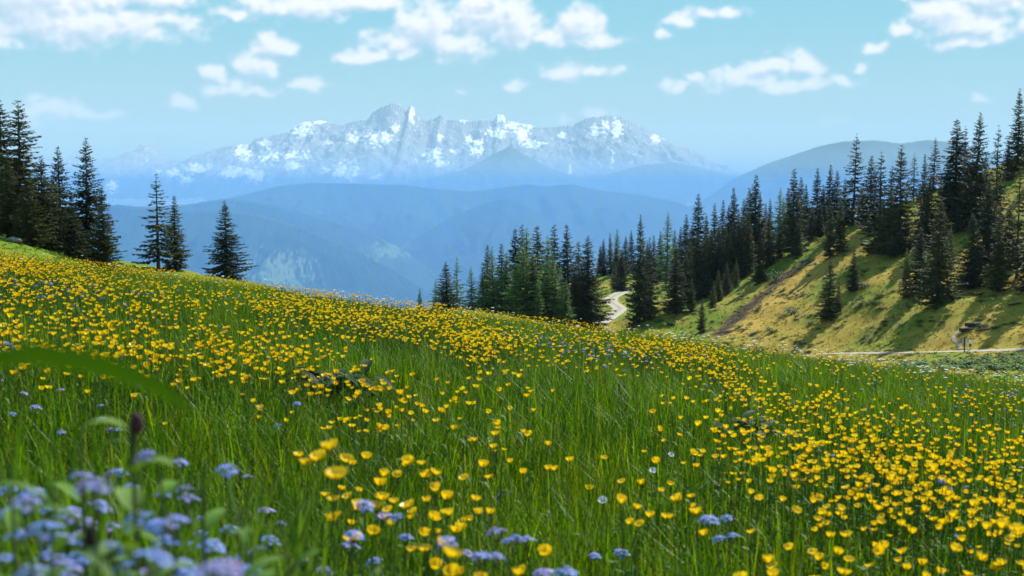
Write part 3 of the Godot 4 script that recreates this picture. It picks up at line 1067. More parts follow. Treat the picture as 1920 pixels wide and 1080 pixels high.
	for q in [[1131, 447, 405], [1145, 436, 410], [1172, 442, 405], [1184, 431, 415], [1155, 455, 400], [1125, 460, 408], [1225, 440, 390], [1238, 432, 400], [1262, 430, 395], [1275, 425, 370], [1286, 402, 350], [1297, 418, 345], [1325, 402, 340], [1340, 380, 345], [1353, 374, 340], [1366, 385, 330], [1376, 350, 330], [1390, 372, 335], [1402, 352, 330], [1422, 362, 325], [1433, 380, 330], [1443, 372, 335], [1475, 352, 345], [1500, 332, 350], [1511, 345, 345], [1530, 315, 350], [1540, 345, 345], [1551, 306, 350], [1565, 320, 350], [1580, 333, 355], [1480, 370, 330], [1212, 450, 380]]:
		some.append(tree(q[0], q[1], 520, q[2], "slim", 1.0, fl, fg))
	count_off(some, "spruce in the back rows of the wood above the road, %s from the left")
	some = []
	for q in [[1158, 428, 408], [1250, 396, 385], [1456, 350, 345], [1466, 366, 340], [1204, 440, 400]]:
		some.append(tree(q[0], q[1], 520, q[2], "larch", 0.9, dl, dg))
	count_off(some, "pale larch among the spruces above the road, %s from the left")
	some = []
	for q in [[1292, 450, 560], [1306, 430, 562], [1318, 440, 556], [1332, 430, 548], [1348, 420, 540], [1362, 425, 536], [1375, 415, 528], [1392, 405, 520], [1404, 400, 512], [1440, 400, 500], [1462, 405, 485], [1520, 380, 452], [1536, 375, 445], [1556, 370, 432], [1576, 372, 424], [1286, 470, 566], [1446, 430, 492]]:
		some.append(tree(q[0], q[1], q[2], 0, "slim", 1.0, fl, fg))
	count_off(some, "spruce in the front row of the wood above the road, %s from the left")
	tree(1165, 468, 537, 362, "slim", 1.2, "dark spruce beside the upper bend of the road", fg)
	tree(1152, 490, 532, 380, "young", 1.0, "small spruce on the bank above the road bend", fg)
	tree(1200, 402, 603, 262, "wide", 0.68, "big dark spruce standing right of the winding road", fg)
	tree(1217, 442, 600, 266, "slim", 0.8, "companion spruce behind the big one right of the winding road", fg)
	tree(1266, 456, 588, 268, "wide", 0.85, "broad dark spruce second right of the winding road", fg)
	tree(1310, 363, 520, 335, "slim", 1.1, "tallest spruce tip above the left part of the wood", fg)
	tree(1413, 325, 505, 320, "slim", 1.15, "tallest spruce tip above the middle of the wood", fg)
	tree(1384, 400, 522, 0, "slim", 0.95, "narrow dark spruce at the wood's edge above the soil scar", fg)
	tree(1423, 438, 532, 0, "wide", 0.8, "olive spruce standing forward of the wood on the slope", fg)
	tree(1487, 315, 478, 0, "slim", 1.1, "tall spruce at the upper end of the wood", fg)
	tree(1496, 418, 482, 0, "wide", 0.9, "dark squat spruce just above the soil scar", fg)

	var yg := "saplings below the wood"
	tree(1315, 556, 626, 0, "young", 0.7, "thin sapling lowest on the slope near the meadow", yg)
	tree(1336, 526, 578, 0, "young", 0.9, "olive sapling left of two taller saplings", yg)
	tree(1347, 506, 566, 0, "young", 0.9, "left one of two taller olive saplings below the wood", yg)
	tree(1362, 492, 552, 0, "young", 0.9, "right one of two taller olive saplings below the wood", yg)
	tree(1380, 482, 538, 0, "young", 0.9, "sapling nearest the olive spruce on the slope", yg)
	tree(1296, 520, 584, 0, "young", 0.9, "sapling right of the broad dark roadside spruce", yg)

	var og := "spruces on the open hillside"
	tree(1552, 480, 601, 0, "wide", 0.95, "lone dark spruce in the middle of the yellow slope", og)
	tree(1572, 520, 585, 0, "young", 0.8, "olive young spruce behind the lone dark slope spruce", og)
	tree(1600, 462, 546, 0, "wide", 0.8, "smaller dark spruce up right of the lone slope spruce", og)
	tree(1599, 250, 420, 305, "thin", 1.2, "tall airy spruce against the sky above the slope shoulder", og)
	tree(1630, 292, 462, 290, "slim", 1.35, "left spruce of the trio at the slope shoulder", og)
	tree(1648, 285, 470, 0, "thin", 1.35, "open branched spruce of the trio at the slope shoulder", og)
	tree(1686, 270, 478, 0, "wide", 0.95, "massive dark spruce of the trio at the slope shoulder", og)
	tree(1666, 310, 476, 0, "wide", 0.85, "dark spruce filling the middle of the shoulder trio", og)
	tree(1660, 390, 474, 0, "young", 1.0, "low spruce at the foot of the shoulder trio", og)
	tree(1712, 286, 405, 300, "thin", 1.0, "faint slender spruce on the ridge right of the trio", og)
	tree(1730, 288, 432, 0, "slim", 0.9, "slim spruce left of the airy ridge spruce", og)
	tree(1748, 256, 412, 305, "thin", 1.1, "airy ridge spruce against the blue mountain", og)
	tree(1757, 366, 571, 0, "wide", 1.0, "big dark spruce at the front of the right hillside", og)
	tree(1722, 424, 548, 0, "slim", 1.15, "medium spruce left of the big front spruce", og)
	tree(1699, 464, 560, 0, "young", 0.8, "small olive spruce leftmost before the big front spruce", og)
	tree(1822, 400, 540, 0, "wide", 1.05, "dark spruce right of the big front spruce", og)
	tree(1790, 221, 432, 0, "slim", 1.35, "tall ragged ridge spruce, left of the tallest pair", og)
	tree(1806, 236, 442, 275, "thin", 1.1, "thin spruce between the tall ridge pair", og)
	tree(1826, 211, 430, 0, "wide", 0.95, "tall broad ridge spruce, right of the thin one", og)
	tree(1845, 290, 420, 270, "slim", 1.1, "short spruce right of the tall broad ridge spruce", og)
	tree(1864, 235, 470, 0, "thin", 0.9, "slender gappy spruce right of the tall ridge pair", og)
	tree(1872, 396, 548, 0, "slim", 1.0, "narrow dark spruce low on the right hillside", og)
	tree(1886, 262, 400, 280, "slim", 1.1, "spruce left of the highest spruce at the right edge", og)
	tree(1907, 164, 350, 285, "wide", 0.7, "highest spruce at the upper right corner of the slope", og)
	tree(1906, 292, 525, 0, "thin", 0.8, "bare stemmed spruce low at the right picture edge", og)
	tree(1935, 240, 420, 270, "slim", 1.1, "spruce cut by the right picture edge high on the slope", og)
	tree(1942, 330, 540, 0, "slim", 1.1, "spruce cut by the right picture edge low on the slope", og)
	tree(1780, 420, 505, 0, "young", 0.9, "young spruce behind the big front spruce", og)
	tree(1775, 300, 440, 0, "slim", 1.2, "spruce left below the tall ragged ridge spruce", og)
	tree(1850, 330, 500, 0, "slim", 1.2, "olive spruce above the narrow dark one on the right hillside", og)
	tree(1738, 330, 470, 0, "slim", 1.2, "spruce behind and left of the big front spruce", og)
	tree(1890, 380, 505, 0, "slim", 1.2, "spruce left of the bare stemmed one at the right edge", og)
	tree(1615, 350, 440, 300, "slim", 1.2, "short spruce left of the shoulder trio", og)
	tree(2010, 300, 560, 0, "wide", 0.9, "spruce beyond the right picture edge", og)

# ------------------------------------------------------------------ roadside
func build_roadside() -> void:
	# board on a post beside the road, seen from behind
	var f := at(1808, 661, 181.5)
	f.y = land(f.x, 181.5)
	var o := base("road_sign", f, 0.35)
	var b := MB.new()
	b.box(Vector3(-0.06, -0.3, -0.06), Vector3(0.06, 2.25, 0.06), Color(0.05, 0.045, 0.04))
	put("post", b.mesh(false), bark_mat, o)
	b = MB.new()
	b.box(Vector3(-0.34, 0.85, -0.10), Vector3(0.34, 2.15, -0.065), Color(0.36, 0.37, 0.38))
	put("panel", b.mesh(false), mat(Color.WHITE, 0.5, true), o)
	b = MB.new()
	b.box(Vector3(-0.36, 2.152, -0.13), Vector3(0.36, 2.20, 0.0), Color(0.06, 0.05, 0.045))
	put("top_rail", b.mesh(false), bark_mat, o)
	tag(o, "grey notice board on a dark post beside the road", "sign")

	# two long timber troughs on the bank
	var specs := [[1824, 617, 2.3, "upper and longer one of two timber troughs on the bank"], [1810, 623, 1.7, "lower and shorter one of two timber troughs on the bank"]]
	for s in specs:
		var h := hit(s[0], s[1], 150.0)
		var t := base("wooden_trough", h + Vector3(0, -0.05, 0), 0.12)
		var l: float = s[2] * 0.5
		b = MB.new()
		b.box(Vector3(-l, 0.0, 0.28), Vector3(l, 0.55, 0.36), Color(0.045, 0.038, 0.032))
		put("side_board", b.mesh(false), bark_mat, t)
		b = MB.new()
		b.box(Vector3(-l, 0.0, -0.36), Vector3(l, 0.55, -0.28), Color(0.045, 0.038, 0.032))
		put("side_board", b.mesh(false), bark_mat, t)
		for e in [-1, 1]:
			b = MB.new()
			b.box(Vector3(e * (l - 0.10) - 0.05, 0.02, -0.277), Vector3(e * (l - 0.10) + 0.05, 0.53, 0.277), Color(0.05, 0.042, 0.035))
			put("end_board", b.mesh(false), bark_mat, t)
		b = MB.new()
		b.box(Vector3(-l + 0.16, 0.05, -0.276), Vector3(l - 0.16, 0.12, 0.276), Color(0.045, 0.038, 0.032))
		put("bottom_board", b.mesh(false), bark_mat, t)
		for e in [-1, 1]:
			b = MB.new()
			b.box(Vector3(-l - 0.02, 0.553, e * 0.34 - 0.07), Vector3(l + 0.02, 0.60, e * 0.34 + 0.07), Color(0.42, 0.38, 0.32))
			put("rim_board", b.mesh(false), bark_mat, t)
		tag(t, s[3], "trough", "timber troughs on the bank")

	# footpath from the road to the troughs
	var line := [[1800, 655], [1795, 648], [1789, 641], [1787, 634], [1791, 628], [1799, 624]]
	var pm := MB.new()
	var pts := []
	for q in line: pts.append(hit(q[0], q[1], 150.0))
	var cv := Curve3D.new()
	for k in pts.size():
		var tg: Vector3 = (pts[mini(k + 1, pts.size() - 1)] - pts[maxi(k - 1, 0)]) / 6.0
		cv.add_point(pts[k], -tg, tg)
	cv.bake_interval = 0.5
	var bk := cv.get_baked_points()
	for k in bk.size():
		var tg := bk[mini(k + 1, bk.size() - 1)] - bk[maxi(k - 1, 0)]
		var sd := Vector3(-tg.z, 0, tg.x).normalized() * 0.28
		for q in [-1.0, 0.0, 1.0]:
			var e: Vector3 = bk[k] + sd * q
			pm.vert(Vector3(e.x, land(e.x, -e.z) + 0.10 - 0.03 * absf(q), e.z), Color(0.28, 0.22, 0.14))
	for k in bk.size() - 1:
		for q in 2:
			var a := k * 3 + q
			pm.quad(a, a + 1, a + 4, a + 3)
	tag(put("footpath", pm.mesh(), bark_mat), "", "", "", "structure")

	build_person()

	# low shrubs on the slope
	var g := RandomNumberGenerator.new()
	g.seed = 31
	var sh := MB.new()
	for k in 260:
		var p := Vector3(g.randfn(0, 0.45), absf(g.randfn(0.3, 0.22)), g.randfn(0, 0.35))
		var dir := Vector3(g.randfn(0, 1), g.randf_range(-0.2, 1), g.randfn(0, 1)).normalized()
		var ac := dir.cross(Vector3(0.3, 1, 0.2)).normalized() * 0.07
		var c := Color(0.05, 0.085, 0.028) * g.randf_range(0.6, 1.4)
		c.a = 1.0
		var l := g.randf_range(0.14, 0.3)
		var i := sh.vert(p, c)
		sh.vert(p + dir * l * 0.5 + ac, c); sh.vert(p + dir * l, c); sh.vert(p + dir * l * 0.5 - ac, c)
		sh.quad(i, i + 1, i + 2, i + 3)
	var shm := sh.mesh(false)
	var tw_ := MB.new()
	for k in 7:
		var a := TAU * k / 7.0
		tw_.tube([Vector3(0, -0.15, 0), Vector3(cos(a) * 0.25, 0.25, sin(a) * 0.2), Vector3(cos(a) * 0.5, 0.5, sin(a) * 0.4)], [0.025, 0.015, 0.006], 4, Color(0.07, 0.055, 0.04))
	var twm := tw_.mesh()
	var slopes := [[1485, 590, 1.9, 1.0, "dark flat shrub in the yellow slope left of the lone spruce"], [1470, 594, 1.3, 0.9, "smaller dark shrub touching the flat shrub on the yellow slope"], [1447, 626, 1.5, 0.6, "low green shrub on the lower yellow slope"],
		[1545, 440, 2.6, 1.5, "left heath shrub on the slope shoulder"], [1570, 432, 3.0, 1.6, "middle heath shrub on the slope shoulder"], [1592, 424, 2.6, 1.2, "right heath shrub on the slope shoulder"], [1455, 470, 2.2, 1.5, "round shrub at the upper edge of the wood"],
		[1620, 540, 1.8, 1.0, "shrub right of the smaller slope spruce"], [1640, 575, 1.8, 0.9, "shrub on the dark patch below the shoulder trio"], [1648, 560, 1.6, 0.9, "shrub just above the patch below the shoulder trio"], [1520, 610, 1.2, 0.8, "small shrub left below the lone slope spruce"],
		[1118, 575, 1.8, 0.8, "shrub on the green bank left of the winding road"], [1176, 596, 1.0, 1.2, "shrub right of the winding road near the big spruce"], [1258, 610, 1.6, 0.8, "shrub below the broad roadside spruce"], [1494, 645, 1.2, 0.7, "tiny shrub low on the slope above the hidden road"], [1725, 605, 1.3, 0.6, "small shrub below the big front spruce"], [1690, 615, 1.2, 0.7, "small shrub left below the big front spruce"], [1830, 556, 1.6, 0.7, "shrub at the foot of the dark right spruce"]]
	for s in slopes:
		var h := hit(s[0], s[1], 100.0)
		var t := base("hill_shrub", h, g.randf() * TAU)
		put("stems", twm, bark_mat, t)
		put("foliage", shm, needle_mat, t)
		t.scale = Vector3(s[2], s[2] * s[3] * 0.8, s[2]) * 0.9
		tag(t, s[4], "shrub", "low shrubs on the hillside")

	var hx := []
	var hc := []
	for k in 5200:
		var d := g.randf_range(186.0, 330.0)
		var x := g.randf_range(0.09, 0.45) * d
		if n3.get_noise_2d(x * 6.0 + 99.0, d * 6.0) < 0.10 or land(x, d) > 60.0: continue
		var clear := true
		for q in range(0, road_pts.size(), 2):
			if Vector2(road_pts[q].x - x, road_pts[q].z + d).length_squared() < 9.0: clear = false
		if not clear: continue
		var sc := g.randf_range(0.25, 0.75)
		hx.append(Transform3D(Basis(Vector3.UP, g.randf() * TAU).scaled(Vector3(sc * 1.3, sc * 0.6, sc * 1.3)), Vector3(x, land(x, d) - 0.05, -d)))
		var t := g.randf_range(0.7, 1.5)
		hc.append(Color(t * g.randf_range(0.9, 1.6), t, t * 0.8))
	swarm("heath_clumps", shm, needle_mat, hx, hc, "low dark heath clumps dotted over the hillside")

	# pale broad leaved weeds in the ditch before the road
	var lm := MB.new()
	for k in 26:
		var a := g.randf() * TAU
		var c := Color(0.15, 0.23, 0.09) * g.randf_range(0.6, 1.35)
		c.a = 1.0
		leaf(lm, Vector3(g.randfn(0, 0.2), g.randf_range(0.1, 0.5), g.randfn(0, 0.2)), Vector3(cos(a), 0.3, sin(a)).normalized(), 0.42, 0.24, 0.5, c)
	var xf := []
	var cc := []
	for k in 800:
		var px := g.randf_range(1690, 2000)
		var py := g.randf_range(668, 700)
		if n2.get_noise_2d(px * 2.0, py * 6.0) < 0.04: continue
		var h := hit(px, py, 110.0)
		if -h.z > 178.0: continue
		var s := g.randf_range(0.5, 1.1)
		xf.append(Transform3D(Basis(Vector3.UP, g.randf() * TAU).scaled(Vector3(s, s * 0.9, s)), h))
		var v := g.randf_range(0.6, 1.25)
		cc.append(Color(v, v, v * g.randf_range(0.8, 1.1)))
	swarm("ditch_weeds", lm.mesh(), mat(Color.WHITE, 0.85, true, Color(0.5, 0.5, 0.4), 0.15), xf, cc, "pale broad leaved weeds massed in the ditch before the road")

	# grey boulder on the bank at the far left
	var rb := MB.new()
	var rings := 9
	var segs := 14
	for i in rings + 1:
		for j in segs:
			var th := PI * i / rings
			var ph := TAU * j / segs
			var q := Vector3(sin(th) * cos(ph), cos(th), sin(th) * sin(ph))
			q *= 1.0 + 0.55 * n2.get_noise_3d(q.x * 45.0, q.y * 45.0, q.z * 45.0)
			rb.vert(q * Vector3(0.62, 0.26, 0.45), Color(0.20, 0.19, 0.15) * (1.0 + 0.4 * n3.get_noise_3d(q.x * 90.0, q.y * 90.0, q.z * 90.0)))
	for i in rings:
		for j in segs:
			var a := i * segs + j
			var e := i * segs + (j + 1) % segs
			rb.quad(a, e, e + segs, a + segs)
	var hh := hit(26, 455, 60.0)
	var ro := put("boulder", rb.mesh(), bark_mat)
	ro.position = hh + Vector3(0, 0.1, 0)
	tag(ro, "grey boulder in the grass under the left spruces", "rock")

func build_person() -> void:
	var f := at(1819, 659.5, 183.5)
	f.y = land(f.x, 183.5) + 0.03
	for p in road_pts:
		if Vector2(p.x - f.x, p.z - f.z).length() < 1.2: f.y = maxf(f.y, p.y + 0.02)
	var o := base("person", f, -1.0)
	var skin := Color(0.48, 0.30, 0.20)
	var body := MB.new()
	var J := {
		"pel": Vector3(0, 0.93, 0), "wai": Vector3(0, 1.08, 0.0), "che": Vector3(0, 1.30, 0.02), "nek": Vector3(0, 1.47, 0.03), "hea": Vector3(0, 1.60, 0.05),
		"hl": Vector3(0.10, 0.90, 0), "kl": Vector3(0.11, 0.50, 0.17), "al": Vector3(0.11, 0.10, 0.26), "hr": Vector3(-0.10, 0.90, 0), "kr": Vector3(-0.11, 0.48, -0.03), "ar": Vector3(-0.11, 0.13, -0.30),
		"sl": Vector3(0.19, 1.40, 0.0), "el": Vector3(0.26, 1.13, -0.12), "wl": Vector3(0.26, 0.98, 0.08), "sr": Vector3(-0.19, 1.40, 0.0), "er": Vector3(-0.27, 1.13, 0.02), "wr": Vector3(-0.25, 1.03, 0.24)}
	var bones := [
		[J.pel, J.wai, 0.135, 0.12], [J.wai, J.che, 0.12, 0.145], [J.che, J.nek, 0.13, 0.06], [J.nek, J.hea, 0.055, 0.06], [J.hea, J.hea + Vector3(0, 0.06, 0.0), 0.085, 0.092],
		[J.hea + Vector3(0, -0.055, 0.055), J.hea + Vector3(0, 0.0, 0.05), 0.035, 0.05], [J.sl, J.sr, 0.065, 0.065],
		[J.hl, J.kl, 0.088, 0.056], [J.kl, J.al, 0.056, 0.036], [J.hr, J.kr, 0.088, 0.056], [J.kr, J.ar, 0.056, 0.036],
		[J.al + Vector3(0, -0.05, -0.04), J.al + Vector3(0, -0.03, 0.15), 0.04, 0.03], [J.ar + Vector3(0, -0.04, -0.04), J.ar + Vector3(0, -0.09, 0.12), 0.04, 0.03],
		[J.sl, J.el, 0.052, 0.04], [J.el, J.wl, 0.04, 0.026], [J.sr, J.er, 0.052, 0.04], [J.er, J.wr, 0.04, 0.026]]
	var same := func(_p): return skin
	sdf_mesh(body, bones, 0.022, 0.03, same)
	# nose, ears, hands with five fingers
	var fine := [[J.hea + Vector3(0, 0.03, 0.085), J.hea + Vector3(0, -0.005, 0.105), 0.008, 0.014], [J.hea + Vector3(0.088, 0.03, 0.0), J.hea + Vector3(0.090, -0.01, 0.0), 0.014, 0.01], [J.hea + Vector3(-0.088, 0.03, 0.0), J.hea + Vector3(-0.090, -0.01, 0.0), 0.014, 0.01]]
	sdf_mesh(body, fine, 0.008, 0.006, same)
	for s in [["wl", "el", 1.0], ["wr", "er", -1.0]]:
		var w: Vector3 = J[s[0]]
		var dir: Vector3 = (w - J[s[1]]).normalized()
		var side: Vector3 = dir.cross(Vector3(s[2], 0, 0)).normalized()
		var palm := w + dir * 0.09
		var hb := [[w, palm, 0.026, 0.034], [w + side * 0.012, palm + side * 0.02, 0.022, 0.022], [w - side * 0.012, palm - side * 0.02, 0.022, 0.022]]
		for k in 4:
			var st := palm + side * (k - 1.5) * 0.020
			var kn: Vector3 = st + dir * [0.03, 0.036, 0.034, 0.026][k]
			hb.append([st, kn, 0.0095, 0.009])
			hb.append([kn, kn + (dir * 0.6 - Vector3(s[2], 0, 0) * 0.8).normalized() * 0.03, 0.009, 0.0075])
		var tb := w + dir * 0.03 + side * 0.03
		hb.append([tb, tb + (dir + side).normalized() * 0.035, 0.011, 0.010])
		hb.append([tb + (dir + side).normalized() * 0.035, tb + (dir * 1.6 + side).normalized() * 0.06, 0.010, 0.008])
		sdf_mesh(body, hb, 0.008, 0.006, same)
	put("body", body.mesh(), mat(Color.WHITE, 0.6, true), o)
	for e in [-1, 1]:
		var eye := MB.new()
		dome(eye, Vector3.ZERO, 0.011, 0.005, 8, Color(0.03, 0.025, 0.02))
		var eo := put("eye", eye.mesh(), bark_mat, o)
		eo.position = J.hea + Vector3(e * 0.032, 0.03, 0.083)
		eo.rotation.x = PI / 2
	var mouth := MB.new()
	mouth.box(Vector3(-0.02, -0.004, 0), Vector3(0.02, 0.004, 0.01), Color(0.35, 0.12, 0.10))
	put("mouth", mouth.mesh(false), bark_mat, o).position = J.hea + Vector3(0, -0.045, 0.095)
	var cloth := func(col: Color): return func(_p): return col
	var sb := MB.new()
	sdf_mesh(sb, [[J.pel + Vector3(0, 0.03, 0), J.wai, 0.152, 0.138], [J.wai, J.che, 0.138, 0.16], [J.che, J.nek + Vector3(0, -0.07, 0), 0.145, 0.09], [J.sl, J.sr, 0.08, 0.08], [J.sl, J.sl.lerp(J.el, 0.55), 0.068, 0.064], [J.sr, J.sr.lerp(J.er, 0.55), 0.068, 0.064]], 0.022, 0.03, cloth.call(Color(0.74, 0.73, 0.74)))
	put("shirt", sb.mesh(), mat(Color.WHITE, 0.9, true), o)
	sb = MB.new()
	sdf_mesh(sb, [[J.pel + Vector3(0, -0.04, 0), J.pel + Vector3(0, 0.04, 0), 0.15, 0.146], [J.hl, J.hl.lerp(J.kl, 0.8), 0.108, 0.085], [J.hr, J.hr.lerp(J.kr, 0.8), 0.108, 0.085]], 0.022, 0.03, cloth.call(Color(0.035, 0.045, 0.11)))
	put("shorts", sb.mesh(), mat(Color.WHITE, 0.9, true), o)
	sb = MB.new()
	sdf_mesh(sb, [[J.hea + Vector3(0, 0.07, -0.012), J.hea + Vector3(0, 0.05, -0.03), 0.095, 0.09], [J.hea + Vector3(0, 0.02, -0.045), J.nek + Vector3(0, 0.04, -0.05), 0.07, 0.03]], 0.02, 0.03, cloth.call(Color(0.05, 0.03, 0.02)))
	put("hair", sb.mesh(), mat(Color.WHITE, 0.7, true), o)
	for e in [["al", -0.055, -0.035], ["ar", -0.055, -0.09]]:
		sb = MB.new()
		var a: Vector3 = J[e[0]]
		sdf_mesh(sb, [[a + Vector3(0, e[1], -0.05), a + Vector3(0, e[2], 0.16), 0.048, 0.040], [a + Vector3(0, -0.01, -0.02), a + Vector3(0, e[1], -0.02), 0.046, 0.05]], 0.016, 0.02, cloth.call(Color(0.09, 0.08, 0.075)))
		put("shoe", sb.mesh(), mat(Color.WHITE, 0.8, true), o)
	tag(o, "walker in white shirt and dark shorts on the gravel road", "person")

# ------------------------------------------------------------------ meadow
func build_meadow() -> void:
	var b := MB.new()
	var nx := 161
	var nd := 190
	for j in nd:
		var d := -1.5 + 28.5 * pow(j / float(nd - 1), 1.5)
		for i in nx:
			var x := lerpf(-1.0, 1.0, i / float(nx - 1)) * (3.0 + d * 0.62 + 1.5)
			var e := n3.get_noise_2d(x * 60.0, d * 60.0)
			b.vert(Vector3(x, meadow_y(x, d), -d), Color(0.015, 0.024, 0.006).lerp(Color(0.030, 0.024, 0.012), clampf(0.3 + e, 0, 1)))
	for j in nd - 1:
		for i in nx - 1:
			var a := j * nx + i
			b.quad(a, a + nx, a + nx + 1, a + 1)
	tag(put("meadow_ground", b.mesh(), mat(Color.WHITE, 0.95, true, Color.BLACK, 0.1)), "", "", "", "structure")

	var cols := [Color(0.058, 0.126, 0.003), Color(0.034, 0.086, 0.004), Color(0.105, 0.185, 0.005), Color(0.043, 0.104, 0.005), Color(0.15, 0.195, 0.016), Color(0.20, 0.17, 0.05)]
	var tufts := []
	for k in 6: tufts.append(tuft_mesh(100 + k, 24, 0.26 + 0.02 * (k % 3), 0.11, 0.0036 + 0.0006 * (k % 3), 3, cols.slice(0, 5) if k % 3 else cols))
	var broad := []
	for k in 3: broad.append(tuft_mesh(120 + k, 12, 0.20, 0.08, 0.011, 3, cols))
	var all := tufts + broad
	var xf := []
	var cc := []
	for k in all.size():
		xf.append([]); cc.append([])
	var g := RandomNumberGenerator.new()
	g.seed = 4
	for band in [[0.5, 3.0, 480.0], [3.0, 8.0, 300.0], [8.0, 16.0, 190.0], [16.0, 25.0, 150.0]]:
		var w1: float = band[1] * 0.46 + 1.5
		var area: float = 2.0 * w1 * (band[1] - band[0])
		for k in int(area * band[2]):
			var d := g.randf_range(band[0], band[1])
			var x := g.randf_range(-w1, w1)
			if absf(x) > d * 0.46 + 1.5: continue
			var which := g.randi() % tufts.size() if g.randf() < 0.78 else tufts.size() + g.randi() % broad.size()
			var patch := n1.get_noise_2d(x * 14.0, d * 9.0)
			var s := g.randf_range(0.55, 1.12) * (1.0 + 0.55 * patch)
			var tilt := Basis(Vector3(g.randfn(0, 1), 0, g.randfn(0, 1)).normalized(), g.randf_range(0, 0.22))
			xf[which].append(Transform3D(tilt * Basis(Vector3.UP, g.randf() * TAU).scaled(Vector3(s, s, s)), Vector3(x, meadow_y(x, d), -d)))
			var v := g.randf_range(0.6, 1.3)
			var yl := clampf(0.5 + 0.8 * n2.get_noise_2d(x * 20.0, d * 12.0), 0, 1)
			cc[which].append(Color(v * lerpf(0.72, 1.15, yl), v * lerpf(0.95, 1.2, yl), v * 0.8))
	var root := Node3D.new()
	root.name = "meadow_grass"
	add_child(root)
	tag(root, "dense green grass covering the flower meadow", "", "", "stuff")
	for k in all.size():
		swarm("grass_tufts", all[k], grass_mat, xf[k], cc[k], "", root)

